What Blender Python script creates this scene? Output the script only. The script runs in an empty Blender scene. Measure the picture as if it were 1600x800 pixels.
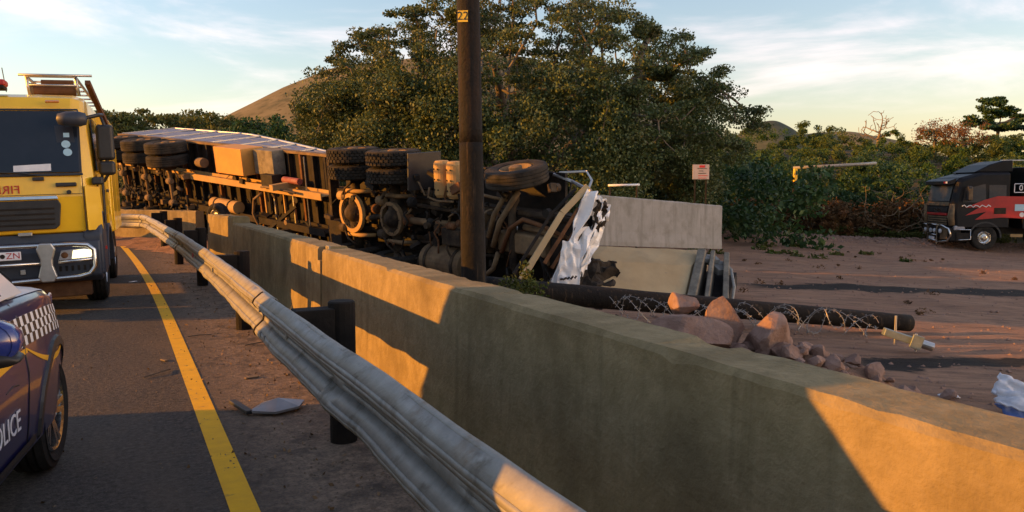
import bpy, bmesh, math, random
import numpy as np
from mathutils import Vector, Matrix, Euler, noise

# ---------------------------------------------------------------- camera, sky, sun, exposure
scene = bpy.context.scene
C = scene.collection
cam_d = bpy.data.cameras.new('camera'); cam = bpy.data.objects.new('camera', cam_d); C.objects.link(cam)
cam_d.sensor_width = 36.0; cam_d.lens = 27.72; cam_d.clip_start = 0.05; cam_d.clip_end = 4000
cam.location = (0, 0, 1.65); cam.rotation_euler = (math.radians(90 - 4.83), 0, 0)
scene.camera = cam

SUN_AZ = math.atan2(0.17, 1.0)          # the light travels along +X and slightly away from the camera
SUN_EL = math.radians(10.8)
tosun = Vector((-math.cos(SUN_AZ) * math.cos(SUN_EL), -math.sin(SUN_AZ) * math.cos(SUN_EL), math.sin(SUN_EL)))
sun_d = bpy.data.lights.new('sun', 'SUN'); sun = bpy.data.objects.new('sun', sun_d); C.objects.link(sun)
sun_d.energy = 5.0; sun_d.angle = math.radians(0.55); sun_d.color = (1.0, 0.40, 0.042)
sun.rotation_euler = tosun.to_track_quat('Z', 'Y').to_euler(); sun.location = (-20, -4, 12)

world = bpy.data.worlds.new('World'); scene.world = world; world.use_nodes = True
wn, wl = world.node_tree.nodes, world.node_tree.links
bg = wn['Background']
sky = wn.new('ShaderNodeTexSky'); sky.sky_type = 'NISHITA'; sky.sun_disc = False
sky.sun_elevation = SUN_EL; sky.sun_rotation = -math.atan2(tosun.x, tosun.y)
sky.altitude = 100; sky.air_density = 1.35; sky.dust_density = 1.0; sky.ozone_density = 2.4
tc = wn.new('ShaderNodeTexCoord'); mp = wn.new('ShaderNodeMapping')
mp.inputs['Scale'].default_value = (1.1, 1.1, 5.5); mp.inputs['Rotation'].default_value = (0.10, 0.16, 0.5)
wl.new(tc.outputs['Generated'], mp.inputs['Vector'])
cn = wn.new('ShaderNodeTexNoise'); cn.inputs['Scale'].default_value = 2.3; cn.inputs['Detail'].default_value = 9; cn.inputs['Roughness'].default_value = 0.58; cn.inputs['Distortion'].default_value = 0.35
wl.new(mp.outputs[0], cn.inputs['Vector'])
cr = wn.new('ShaderNodeMapRange'); cr.interpolation_type = 'SMOOTHSTEP'
cr.inputs['From Min'].default_value = 0.46; cr.inputs['From Max'].default_value = 0.74; cr.inputs['To Max'].default_value = 0.65
wl.new(cn.outputs['Fac'], cr.inputs['Value'])
mx = wn.new('ShaderNodeMix'); mx.data_type = 'RGBA'; mx.inputs[7].default_value = (5.5, 5.0, 4.7, 1)
wl.new(cr.outputs[0], mx.inputs[0]); wl.new(sky.outputs[0], mx.inputs[6])
wb = wn.new('ShaderNodeMix'); wb.data_type = 'RGBA'; wb.blend_type = 'MULTIPLY'; wb.inputs[0].default_value = 1.0; wb.inputs[7].default_value = (1.09, 0.945, 0.985, 1)   # warm white balance
wl.new(mx.outputs[2], wb.inputs[6]); wl.new(wb.outputs[2], bg.inputs['Color']); bg.inputs['Strength'].default_value = 0.15

scene.view_settings.view_transform = 'Standard'; scene.view_settings.look = 'None'
scene.view_settings.gamma = 1.0; scene.view_settings.exposure = 0.95; scene.view_settings.use_curve_mapping = False
scene.render.engine = 'CYCLES'; scene.cycles.max_bounces = 6; scene.cycles.transparent_max_bounces = 8
rnd = random.Random(7)

# ---------------------------------------------------------------- helpers
def P(*a): return Vector(a)
class MB:
    """Collects shapes; build() links them as one mesh object."""
    def __init__(s): s.v = []; s.f = []
    def add(s, vs, fs):
        o = len(s.v); s.v += [tuple(v) for v in vs]; s.f += [tuple(i + o for i in f) for f in fs]; return s
    def box(s, c, d, rot=None):
        x, y, z = d[0] / 2, d[1] / 2, d[2] / 2
        vs = [Vector((i * x, j * y, k * z)) for k in (-1, 1) for j in (-1, 1) for i in (-1, 1)]
        if rot: m = Euler(rot).to_matrix(); vs = [m @ v for v in vs]
        c = Vector(c)
        return s.add([v + c for v in vs], [(0, 2, 3, 1), (4, 5, 7, 6), (0, 1, 5, 4), (2, 6, 7, 3), (0, 4, 6, 2), (1, 3, 7, 5)])
    def bar(s, a, b, w, h, up=(0, 0, 1)):
        a, b = Vector(a), Vector(b); t = (b - a).normalized(); u = Vector(up)
        r = t.cross(u)
        if r.length < 1e-4: r = t.cross(Vector((1, 0, 0)))
        r.normalize(); u = r.cross(t).normalized()
        q = [r * (i * w / 2) + u * (j * h / 2) for i, j in ((-1, -1), (1, -1), (1, 1), (-1, 1))]
        return s.add([a + v for v in q] + [b + v for v in q], [(3, 2, 1, 0), (4, 5, 6, 7)] + [(i, (i + 1) % 4, 4 + (i + 1) % 4, 4 + i) for i in range(4)])
    def cyl(s, a, b, r0, r1=None, n=14, caps=True):
        return s.tube([a, b], [r0, r0 if r1 is None else r1], n, caps)
    def tube(s, pts, r, n=8, caps=True):
        pts = [Vector(p) for p in pts]; m = len(pts)
        rs = r if isinstance(r, (list, tuple)) else [r] * m
        t = (pts[1] - pts[0]).normalized(); u = t.orthogonal().normalized(); rings = []
        for i, p in enumerate(pts):
            t2 = (pts[min(i + 1, m - 1)] - pts[max(i - 1, 0)])
            if t2.length > 1e-9: t2.normalize()
            else: t2 = t
            u = (u - t2 * u.dot(t2))
            u = u.normalized() if u.length > 1e-6 else t2.orthogonal().normalized()
            w = t2.cross(u); t = t2
            rings.append([p + (u * math.cos(2 * math.pi * k / n) + w * math.sin(2 * math.pi * k / n)) * rs[i] for k in range(n)])
        return s.loft(rings, True, caps)
    def loft(s, rings, closed=True, caps=True):
        n = len(rings[0]); fs = []
        for i in range(len(rings) - 1):
            for k in range(n if closed else n - 1):
                k2 = (k + 1) % n; fs.append((i * n + k, i * n + k2, (i + 1) * n + k2, (i + 1) * n + k))
        if caps: fs += [tuple(range(n - 1, -1, -1)), tuple((len(rings) - 1) * n + k for k in range(n))]
        return s.add([v for r in rings for v in r], fs)
    def prism(s, poly, axis, a, b, fn=None):
        """poly of 2D points in the two other axes (cyclic order), from a to b along axis."""
        o = 'xyz'.index(axis)
        def pt(q, h):
            v = [0, 0, 0]; v[o] = h
            r = [i for i in range(3) if i != o]; v[r[0]], v[r[1]] = q; return Vector(v)
        A = [pt(q, a) for q in poly]; B = [pt(q, b) for q in poly]
        if fn: A = [fn(v) for v in A]; B = [fn(v) for v in B]
        return s.loft([A, B], True, True)
    def lathe(s, prof, c, n=32, axis='y', closed=True):
        """prof: (radius, height along axis)."""
        c = Vector(c); rings = []
        for r, h in prof:
            ring = []
            for k in range(n):
                a = 2 * math.pi * k / n; q = (r * math.cos(a), r * math.sin(a))
                v = {'y': (q[0], h, q[1]), 'z': (q[0], q[1], h), 'x': (h, q[0], q[1])}[axis]
                ring.append(c + Vector(v))
            rings.append(ring)
        return s.loft(rings, True, closed)
    def slab(s, a, b, c, d, th):
        """quad with thickness th along its normal."""
        a, b, c, d = (Vector(v) for v in (a, b, c, d)); n = ((b - a).cross(d - a)).normalized() * th
        return s.loft([[a, b, c, d], [a + n, b + n, c + n, d + n]], True, True)
    def mesh(s, name, smooth=False, off=None):
        me = bpy.data.meshes.new(name)
        vs = s.v if off is None else [(v[0] - off[0], v[1] - off[1], v[2] - off[2]) for v in s.v]
        me.from_pydata(vs, [], s.f); me.validate()
        bm = bmesh.new(); bm.from_mesh(me); bmesh.ops.recalc_face_normals(bm, faces=bm.faces); bm.to_mesh(me); bm.free()
        if smooth: me.polygons.foreach_set('use_smooth', [True] * len(me.polygons))
        return me
    def build(s, name, mat, parent=None, smooth=False, bevel=0, seg=2, off=None, xf=None):
        if xf is not None: s.v = [tuple(xf @ Vector(v)) for v in s.v]
        return link(name, s.mesh(name, smooth, off), mat, parent, bevel, seg, smooth)
def link(name, me, mat, parent=None, bevel=0, seg=2, smooth=False):
    o = bpy.data.objects.new(name, me); C.objects.link(o)
    if mat is not None and not me.materials: me.materials.append(mat)
    if parent: o.parent = parent
    if bevel:
        md = o.modifiers.new('bevel', 'BEVEL'); md.width = bevel; md.segments = seg; md.limit_method = 'ANGLE'; md.angle_limit = math.radians(32); md.harden_normals = True
    return o
def tag(o, label, cat, group=None, kind=None):
    if label: o['label'] = label
    if cat: o['category'] = cat
    if group: o['group'] = group
    if kind: o['kind'] = kind
    return o
def thing(name, label, cat, loc=(0, 0, 0), rz=0.0, group=None, mat=None):
    o = bpy.data.objects.new(name, None); C.objects.link(o); o.empty_display_size = 0.2
    if mat is not None: o.matrix_world = mat
    else: o.location = loc; o.rotation_euler = (0, 0, rz)
    return tag(o, label, cat, group)
def structure(o): o['kind'] = 'structure'; return o
def copy_tree(o, parent=None):
    c = o.copy(); C.objects.link(c); c.parent = parent
    for ch in [x for x in bpy.data.objects if x.parent == o]: copy_tree(ch, c)
    return c
def text(body, size, mat, parent, m, name='lettering', extrude=0.002, mirror=False):
    cu = bpy.data.curves.new(name, 'FONT'); cu.body = body; cu.size = size; cu.extrude = extrude; cu.align_x = 'CENTER'; cu.align_y = 'CENTER'; cu.resolution_u = 3
    t = bpy.data.objects.new(name, cu); C.objects.link(t)
    dg = bpy.context.evaluated_depsgraph_get(); me = bpy.data.meshes.new_from_object(t.evaluated_get(dg))
    bpy.data.objects.remove(t); bpy.data.curves.remove(cu)
    if mirror: me.transform(Matrix.Scale(-1, 4, (1, 0, 0)))
    me.transform(m); me.materials.clear()
    return link(name, me, mat, parent)
def frame(origin, right, up):
    """matrix whose x is right, y is up, z is out."""
    r = Vector(right).normalized(); u = Vector(up); u = (u - r * u.dot(r)).normalized(); n = r.cross(u)
    m = Matrix((r, u, n)).transposed().to_4x4(); m.translation = Vector(origin); return m
def cut(o, cutter):
    """boolean-difference an MB from an object and bake the result."""
    c = cutter.build('cutter', None); md = o.modifiers.new('b', 'BOOLEAN'); md.operation = 'DIFFERENCE'; md.object = c; md.solver = 'EXACT'
    dg = bpy.context.evaluated_depsgraph_get(); me = bpy.data.meshes.new_from_object(o.evaluated_get(dg))
    o.modifiers.remove(md); o.data = me; bpy.data.objects.remove(c); return o

# ---------------------------------------------------------------- materials
MATS = {}
def mat(name, col, col2=None, rough=0.6, metal=0.0, scale=4.0, bump=0.0, bscale=30.0, streak=None, dirt=None, dscale=1.5, dlo=0.5, dhi=0.7, coat=0.0, emit=None, spec=0.5, lo=0.35, hi=0.65, space='Object', detail=7, transl=None, island=0.0, sstr=1.0):
    if name in MATS: return MATS[name]
    m = bpy.data.materials.new(name); m.use_nodes = True; N, L = m.node_tree.nodes, m.node_tree.links
    b = N['Principled BSDF']; b.inputs['Roughness'].default_value = rough; b.inputs['Metallic'].default_value = metal; b.inputs['Specular IOR Level'].default_value = spec
    b.inputs['Coat Weight'].default_value = coat; b.inputs['Coat Roughness'].default_value = 0.06
    if space == 'World': src = N.new('ShaderNodeNewGeometry').outputs['Position']
    else: src = N.new('ShaderNodeTexCoord').outputs[space]
    def nz(sc, stretch=None, det=detail, seed=0.0):
        v = src
        mpn = N.new('ShaderNodeMapping'); mpn.inputs['Location'].default_value = (seed, seed * 1.7, seed * 0.6)
        if stretch: mpn.inputs['Scale'].default_value = stretch
        L.new(v, mpn.inputs['Vector']); v = mpn.outputs[0]
        n = N.new('ShaderNodeTexNoise'); n.inputs['Scale'].default_value = sc; n.inputs['Detail'].default_value = det; n.inputs['Roughness'].default_value = 0.62
        L.new(v, n.inputs['Vector']); return n.outputs['Fac']
    def rng(f, a, c, to=1.0):
        r = N.new('ShaderNodeMapRange'); r.inputs['From Min'].default_value = a; r.inputs['From Max'].default_value = c; r.inputs['To Max'].default_value = to; L.new(f, r.inputs['Value']); return r.outputs[0]
    def mixc(f, A, B):
        x = N.new('ShaderNodeMix'); x.data_type = 'RGBA'
        if isinstance(f, float): x.inputs[0].default_value = f
        else: L.new(f, x.inputs[0])
        for i, q in ((6, A), (7, B)):
            if isinstance(q, tuple): x.inputs[i].default_value = (*q[:3], 1)
            else: L.new(q, x.inputs[i])
        return x.outputs[2]
    cur = col
    if col2: cur = mixc(rng(nz(scale), lo, hi), cur, col2)
    if streak: cur = mixc(rng(nz(streak[1], streak[2], 5, 3.1), streak[3] if len(streak) > 3 else 0.5, streak[4] if len(streak) > 4 else 0.72, sstr), cur, streak[0])
    if dirt: cur = mixc(rng(nz(dscale, None, 8, 7.7), dlo, dhi), cur, dirt)
    if island:
        g = N.new('ShaderNodeNewGeometry'); h = N.new('ShaderNodeHueSaturation'); L.new(rng(g.outputs['Random Per Island'], 0, 1, 1.0), h.inputs['Fac']); h.inputs['Fac'].default_value = 1
        r = N.new('ShaderNodeMapRange'); r.inputs['To Min'].default_value = 1 - island; r.inputs['To Max'].default_value = 1 + island; L.new(g.outputs['Random Per Island'], r.inputs['Value']); L.new(r.outputs[0], h.inputs['Value'])
        h.inputs['Fac'].default_value = 1.0
        for lk in list(h.inputs['Fac'].links): L.remove(lk)
        if isinstance(cur, tuple): h.inputs['Color'].default_value = (*cur[:3], 1)
        else: L.new(cur, h.inputs['Color'])
        cur = h.outputs[0]
    if isinstance(cur, tuple): b.inputs['Base Color'].default_value = (*cur[:3], 1)
    else: L.new(cur, b.inputs['Base Color'])
    if bump:
        bp = N.new('ShaderNodeBump'); bp.inputs['Strength'].default_value = min(1.0, bump); bp.inputs['Distance'].default_value = 0.02
        L.new(nz(bscale, None, 8, 1.3), bp.inputs['Height']); L.new(bp.outputs[0], b.inputs['Normal'])
    if col2 and metal < 0.5 and rough > 0.3:
        L.new(rng(nz(scale * 2.3, None, 4, 5.0), 0.2, 0.8), N.new('ShaderNodeMath').inputs[0])
    if emit:
        b.inputs['Emission Color'].default_value = (*emit[0], 1); b.inputs['Emission Strength'].default_value = emit[1]
    if transl:
        t = N.new('ShaderNodeBsdfTranslucent'); ms = N.new('ShaderNodeMixShader'); ms.inputs[0].default_value = transl
        if isinstance(cur, tuple): t.inputs['Color'].default_value = (*cur[:3], 1)
        else: L.new(cur, t.inputs['Color'])
        L.new(b.outputs[0], ms.inputs[1]); L.new(t.outputs[0], ms.inputs[2]); L.new(ms.outputs[0], N['Material Output'].inputs['Surface'])
    MATS[name] = m; return m

M = {}
M['concrete'] = mat('parapet concrete', (0.205, 0.16, 0.080), (0.28, 0.222, 0.12), 0.9, scale=7.0, bump=0.7, bscale=28, streak=((0.10, 0.077, 0.036), 4.0, (1.0, 1.6, 0.10), 0.52, 0.74), sstr=0.6, dirt=(0.155, 0.12, 0.06), dscale=1.4, dlo=0.46, dhi=0.66, spec=0.2)
M['concrete_pale'] = mat('pale grey concrete', (0.25, 0.245, 0.225), (0.31, 0.30, 0.28), 0.9, scale=2.5, bump=0.25, bscale=50, streak=((0.17, 0.165, 0.145), 6.0, (1, 1, 0.08), 0.5, 0.75), dirt=(0.20, 0.19, 0.165), dscale=3.0, spec=0.2)
M['concrete_dust'] = mat('dusty beige concrete', (0.36, 0.265, 0.145), (0.43, 0.325, 0.185), 0.92, scale=2.0, bump=0.2, bscale=40, dirt=(0.28, 0.22, 0.14), dscale=1.6, dlo=0.55, dhi=0.8, spec=0.15)
M['concrete_dark'] = mat('dark stained concrete', (0.13, 0.115, 0.09), (0.24, 0.21, 0.16), 0.9, scale=6.0, bump=0.4, bscale=40, spec=0.2)
M['galv'] = mat('weathered galvanised steel', (0.20, 0.195, 0.17), (0.27, 0.265, 0.235), 0.55, metal=0.15, scale=9, bump=0.2, bscale=30, streak=((0.12, 0.11, 0.085), 7.0, (1, 1, 1), 0.55, 0.68), dirt=(0.16, 0.125, 0.08), dscale=4.5, dlo=0.58, dhi=0.70)
M['creosote'] = mat('creosoted timber', (0.006, 0.005, 0.0045), (0.016, 0.012, 0.009), 0.85, scale=6, bump=0.4, bscale=30, spec=0.2)
M['yellow_paint'] = mat('yellow road paint', (0.80, 0.45, 0.010), (0.70, 0.38, 0.015), 0.75, scale=8, bump=0.25, bscale=120, dirt=(0.33, 0.19, 0.05), dscale=9, dlo=0.60, dhi=0.74, spec=0.3)
M['black_rubber'] = mat('tyre rubber', (0.012, 0.0115, 0.011), (0.03, 0.027, 0.023), 0.85, scale=5, bump=0.25, bscale=35, spec=0.25)
M['dusty_rubber'] = mat('dusty tyre rubber', (0.014, 0.0135, 0.0125), (0.05, 0.042, 0.032), 0.9, scale=4, bump=0.35, bscale=40, spec=0.2)
M['chassis'] = mat('grimy chassis steel', (0.032, 0.023, 0.015), (0.085, 0.060, 0.036), 0.85, scale=5, bump=0.4, bscale=22, dirt=(0.018, 0.014, 0.011), dscale=3, dlo=0.42, dhi=0.62, spec=0.25)
M['chassis_dark'] = mat('oily dark steel', (0.007, 0.006, 0.005), (0.026, 0.019, 0.013), 0.75, scale=5, bump=0.4, bscale=20, spec=0.3)
M['dusty_metal'] = mat('dust coated metal', (0.22, 0.15, 0.08), (0.12, 0.08, 0.045), 0.85, scale=4, bump=0.2, bscale=18, dirt=(0.08, 0.06, 0.04), dscale=4, dlo=0.55, dhi=0.75, spec=0.25)
M['ochre_metal'] = mat('ochre dust and sun tone', (0.42, 0.27, 0.11), (0.34, 0.21, 0.085), 0.8, scale=3, bump=0.1, bscale=20, dirt=(0.2, 0.12, 0.05), dscale=5, dlo=0.6, dhi=0.8, spec=0.3)  # ochre also carries low sun on the trailer beam, tank and axle ring
M['rust'] = mat('rusty brown steel', (0.10, 0.045, 0.02), (0.17, 0.08, 0.035), 0.85, scale=6, bump=0.3, bscale=25, spec=0.25)
M['chrome'] = mat('polished stainless steel', (0.62, 0.61, 0.59), (0.5, 0.49, 0.47), 0.22, metal=1.0, scale=6)
M['alu'] = mat('brushed aluminium', (0.5, 0.49, 0.47), (0.4, 0.39, 0.37), 0.4, metal=0.9, scale=8)
M['fire_yellow'] = mat('fire engine yellow paint', (0.78, 0.47, 0.012), (0.72, 0.42, 0.012), 0.32, scale=2.5, coat=0.5, dirt=(0.50, 0.29, 0.03), dscale=2.0, dlo=0.6, dhi=0.95)
M['glass'] = mat('dark cab glass', (0.008, 0.012, 0.018), (0.016, 0.020, 0.028), 0.08, scale=1.5, coat=0.0, spec=0.4)
M['black_plastic'] = mat('black moulded plastic', (0.012, 0.012, 0.013), (0.022, 0.022, 0.023), 0.5, scale=8, bump=0.05, bscale=150)
M['blue_plastic'] = mat('blue-black bumper plastic', (0.022, 0.028, 0.042), (0.034, 0.040, 0.056), 0.5, scale=5, bump=0.05, bscale=120)
M['red_paint'] = mat('red paint', (0.42, 0.018, 0.014), (0.34, 0.015, 0.012), 0.45, scale=5)
M['white_paint'] = mat('white vehicle paint', (0.74, 0.75, 0.76), (0.68, 0.69, 0.70), 0.35, scale=3, coat=0.3, dirt=(0.5, 0.47, 0.42), dscale=2.5, dlo=0.6, dhi=0.9)
M['navy_paint'] = mat('navy vehicle paint', (0.010, 0.012, 0.060), (0.014, 0.015, 0.07), 0.28, scale=2, coat=0.6, dirt=(0.026, 0.022, 0.036), dscale=3.0, dlo=0.55, dhi=0.9)
M['blue_paint'] = mat('royal blue paint', (0.02, 0.035, 0.20), (0.016, 0.028, 0.16), 0.25, scale=3, coat=0.8)
M['gold_film'] = mat('gold reflective film', (0.72, 0.36, 0.02), (0.66, 0.32, 0.02), 0.4, scale=5)
M['white_film'] = mat('white reflective film', (0.70, 0.70, 0.72), (0.62, 0.62, 0.65), 0.4, scale=5)
M['black_film'] = mat('black film', (0.012, 0.012, 0.016), None, 0.4)
M['lamp_glass'] = mat('clear lamp lens', (0.42, 0.42, 0.43), (0.25, 0.25, 0.26), 0.1, scale=25, coat=0.8)
M['lamp_lit'] = mat('lit headlamp', (0.9, 0.85, 0.6), None, 0.2, emit=((1.0, 0.84, 0.45), 1.3))
M['amber'] = mat('amber lens', (0.6, 0.2, 0.02), None, 0.2, coat=0.6)
M['sticker_blue'] = mat('pale blue sticker', (0.36, 0.56, 0.68), (0.30, 0.5, 0.62), 0.5, scale=20)
M['paper'] = mat('white paper', (0.66, 0.67, 0.68), (0.55, 0.57, 0.6), 0.7, scale=8)
M['black_paint'] = mat('black truck paint', (0.006, 0.006, 0.007), (0.011, 0.010, 0.011), 0.45, scale=2, dirt=(0.02, 0.015, 0.011), dscale=2.0, dlo=0.6, dhi=0.95, spec=0.2)
M['tag_yellow'] = mat('yellow tag plate', (0.75, 0.50, 0.03), (0.66, 0.44, 0.03), 0.5, scale=10)
M['trailer_blue'] = mat('weathered blue grey panel', (0.10, 0.13, 0.22), (0.16, 0.185, 0.26), 0.6, scale=4, dirt=(0.12, 0.10, 0.09), dscale=6, dlo=0.55, dhi=0.75, bump=0.1, bscale=20)
M['rock'] = mat('reddish rock', (0.20, 0.125, 0.095), (0.30, 0.20, 0.155), 0.92, scale=6, bump=1.0, bscale=18, dirt=(0.17, 0.10, 0.07), dscale=5, dlo=0.5, dhi=0.75, spec=0.15, space='World')
M['bark'] = mat('grey brown bark', (0.09, 0.075, 0.055), (0.15, 0.125, 0.095), 0.95, scale=3, bump=0.5, bscale=12, spec=0.1)
M['twig'] = mat('pale dry twigs', (0.24, 0.18, 0.11), (0.16, 0.12, 0.08), 0.95, scale=3, spec=0.1)
M['oil'] = mat('dried black oil', (0.011, 0.009, 0.008), (0.02, 0.016, 0.013), 0.7, scale=3, bump=0.4, bscale=25, spec=0.3)

# ---------------------------------------------------------------- road frame: p to the right of the road direction, q along it
RA = math.atan(0.5); CA, SA = math.cos(RA), math.sin(RA)
def rw(p, q, z=0.0): return Vector((p * CA - q * SA, p * SA + q * CA, z))
def rp(x, y): return x * CA + y * SA, -x * SA + y * CA
def road_z(q): return 0.0009 * max(0.0, q - 9.0) ** 2 if q < 26 else 0.0009 * 289 + 0.02 * min(q - 26, 10)
def sstep(a, b, x):
    t = max(0.0, min(1.0, (x - a) / (b - a))); return t * t * (3 - 2 * t)
def ground_z(x, y):
    p, q = rp(x, y)
    yard = -0.08 - 0.05 * max(-9.0, min(22.0, x))
    n1 = noise.noise((x * 0.35, y * 0.35, 0)) * 0.06 + noise.noise((x * 1.3, y * 1.3, 3)) * 0.03 + noise.noise((x * 1.2 - y * 0.4, y * 3.6 + x, 6)) * 0.022
    yard += n1
    yard += 0.38 * math.exp(-((y - 37.2) / 1.3) ** 2) * sstep(7, 10, x) * (0.8 + 0.5 * noise.noise((x * 0.5, 0, 5)))
    bank = sstep(40, 76, y) * (6.0 + 0.8 * noise.noise((x * 0.06, y * 0.06, 9))) * sstep(2, 16, x + (y - 40) * 0.2)
    yard += bank
    yard += sstep(60, 140, y) * 1.0
    k = sstep(2.5, 2.9, p) if q < 17.5 else sstep(2.5, 2.9, p + (q - 17.5) * 0.45)
    z = (road_z(max(-20, min(30, q))) - 0.035) * (1 - k) + yard * k
    return z
# ================================================================ THE SETTING
def node_mat(name):
    m = bpy.data.materials.new(name); m.use_nodes = True; return m, m.node_tree.nodes, m.node_tree.links
class NT:
    def __init__(s, name):
        s.m, s.N, s.L = node_mat(name); s.b = s.N['Principled BSDF']; s.b.inputs['Specular IOR Level'].default_value = 0.25
    def noise(s, src, sc, stretch=(1, 1, 1), det=8, rough=0.62, seed=0.0):
        mp = s.N.new('ShaderNodeMapping'); mp.inputs['Scale'].default_value = stretch; mp.inputs['Location'].default_value = (seed, seed, seed); s.L.new(src, mp.inputs['Vector'])
        n = s.N.new('ShaderNodeTexNoise'); n.inputs['Scale'].default_value = sc; n.inputs['Detail'].default_value = det; n.inputs['Roughness'].default_value = rough; s.L.new(mp.outputs[0], n.inputs['Vector']); return n.outputs['Fac']
    def rng(s, f, a, b, to0=0.0, to1=1.0):
        r = s.N.new('ShaderNodeMapRange'); r.inputs['From Min'].default_value = a; r.inputs['From Max'].default_value = b; r.inputs['To Min'].default_value = to0; r.inputs['To Max'].default_value = to1; s.L.new(f, r.inputs['Value']); return r.outputs[0]
    def math(s, op, a, b):
        n = s.N.new('ShaderNodeMath'); n.operation = op
        for i, q in enumerate((a, b)):
            if isinstance(q, (int, float)): n.inputs[i].default_value = q
            else: s.L.new(q, n.inputs[i])
        return n.outputs[0]
    def mix(s, f, A, B):
        x = s.N.new('ShaderNodeMix'); x.data_type = 'RGBA'
        if isinstance(f, float): x.inputs[0].default_value = f
        else: s.L.new(f, x.inputs[0])
        for i, q in ((6, A), (7, B)):
            if isinstance(q, tuple): x.inputs[i].default_value = (*q, 1)
            else: s.L.new(q, x.inputs[i])
        return x.outputs[2]
    def bump(s, h, strength, dist=0.02):
        bp = s.N.new('ShaderNodeBump'); bp.inputs['Strength'].default_value = strength; bp.inputs['Distance'].default_value = dist; s.L.new(h, bp.inputs['Height']); s.L.new(bp.outputs[0], s.b.inputs['Normal'])
    def out(s, col, rough):
        s.L.new(col, s.b.inputs['Base Color'])
        if isinstance(rough, float): s.b.inputs['Roughness'].default_value = rough
        else: s.L.new(rough, s.b.inputs['Roughness'])
        return s.m

# road surface: asphalt with a dusty, gravelly edge beside the rail (object x = p, y = q)
n = NT('asphalt with dusty edge'); src = n.N.new('ShaderNodeTexCoord').outputs['Object']
sp = n.N.new('ShaderNodeSeparateXYZ'); n.L.new(src, sp.inputs[0])
agg = n.noise(src, 85, det=3); big = n.noise(src, 0.9, (1, 0.35, 1), 6); mid = n.noise(src, 4.5, det=7)
asph = n.mix(n.rng(agg, 0.35, 0.7), (0.032, 0.030, 0.028), (0.085, 0.077, 0.068))
asph = n.mix(n.rng(n.noise(src, 30, det=4, seed=9), 0.45, 0.68, 0, 0.8), asph, (0.13, 0.112, 0.092))
asph = n.mix(n.rng(n.noise(src, 24, det=4, seed=15), 0.50, 0.66, 0, 0.75), asph, (0.018, 0.017, 0.017))
asph = n.mix(n.rng(big, 0.42, 0.68, 0, 0.6), asph, (0.13, 0.10, 0.07))
dust = n.mix(n.rng(n.noise(src, 60, det=4, seed=4), 0.35, 0.65), (0.10, 0.078, 0.057), (0.24, 0.175, 0.12))
dust = n.mix(n.rng(n.noise(src, 20, det=5, seed=19), 0.48, 0.66, 0, 0.85), dust, (0.30, 0.22, 0.15))
dust = n.mix(n.rng(mid, 0.47, 0.68, 0, 0.9), dust, (0.055, 0.046, 0.038))
edge = n.math('ADD', sp.outputs['X'], n.math('MULTIPLY', n.math('SUBTRACT', mid, 0.5), 1.1))
f = n.rng(edge, 0.35, 0.95)
col = n.mix(f, asph, dust); n.bump(n.math('ADD', n.math('MULTIPLY', agg, 0.6), n.noise(src, 22, det=6, seed=2)), 0.9, 0.02)
M['asphalt'] = n.out(col, 0.88)

# yard earth
n = NT('red brown earth'); src = n.N.new('ShaderNodeNewGeometry').outputs['Position']
sp = n.N.new('ShaderNodeSeparateXYZ'); n.L.new(src, sp.inputs[0])
a = n.noise(src, 0.45, (1, 2.2, 1), 8); b_ = n.noise(src, 3.2, (0.5, 2.4, 1), 8, seed=3); g = n.noise(src, 26, det=5, seed=5)
col = n.mix(n.rng(a, 0.38, 0.64), (0.22, 0.122, 0.074), (0.31, 0.185, 0.115))
col = n.mix(n.rng(b_, 0.48, 0.66, 0, 0.75), col, (0.075, 0.046, 0.033))
col = n.mix(n.rng(g, 0.42, 0.72, 0, 0.6), col, (0.21, 0.125, 0.082))
gr = n.mix(n.rng(n.noise(src, 0.8, det=6, seed=8), 0.4, 0.6), (0.055, 0.05, 0.02), (0.10, 0.075, 0.035))
yy = n.math('ADD', sp.outputs['Y'], n.math('MULTIPLY', n.math('SUBTRACT', a, 0.5), 3.0))
col = n.mix(n.rng(yy, 38.3, 40.0), col, gr)
def stain(x0, y0, slope, w, wob):
    dd = n.math('SUBTRACT', n.math('SUBTRACT', sp.outputs['Y'], y0), n.math('MULTIPLY', n.math('SUBTRACT', sp.outputs['X'], x0), slope))
    dd = n.math('ADD', dd, n.math('MULTIPLY', n.math('SUBTRACT', n.noise(src, 0.7, (1, 1, 0), 7, 0.6, 11.0), 0.5), wob))
    dd = n.math('ABSOLUTE', dd, 0.0)
    f1 = n.rng(n.math('ADD', dd, n.math('MULTIPLY', n.math('SUBTRACT', b_, 0.5), w * 1.6)), w * 0.75, w * 1.0, 1.0, 0.0)
    return n.math('MULTIPLY', f1, n.rng(n.math('ADD', sp.outputs['X'], n.math('MULTIPLY', a, 1.5)), x0 + 0.5, x0 + 1.2))
for args in ((4.7, 15.9, 0.23, 0.62, 1.8), (3.7, 8.65, 0.24, 0.36, 1.2)):   # two trails of spilt oil soaked into the earth
    col = n.mix(stain(*args), col, (0.010, 0.008, 0.007))
n.bump(n.math('ADD', b_, n.math('MULTIPLY', g, 0.5)), 0.9, 0.06)
M['earth'] = n.out(col, 0.95)

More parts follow.
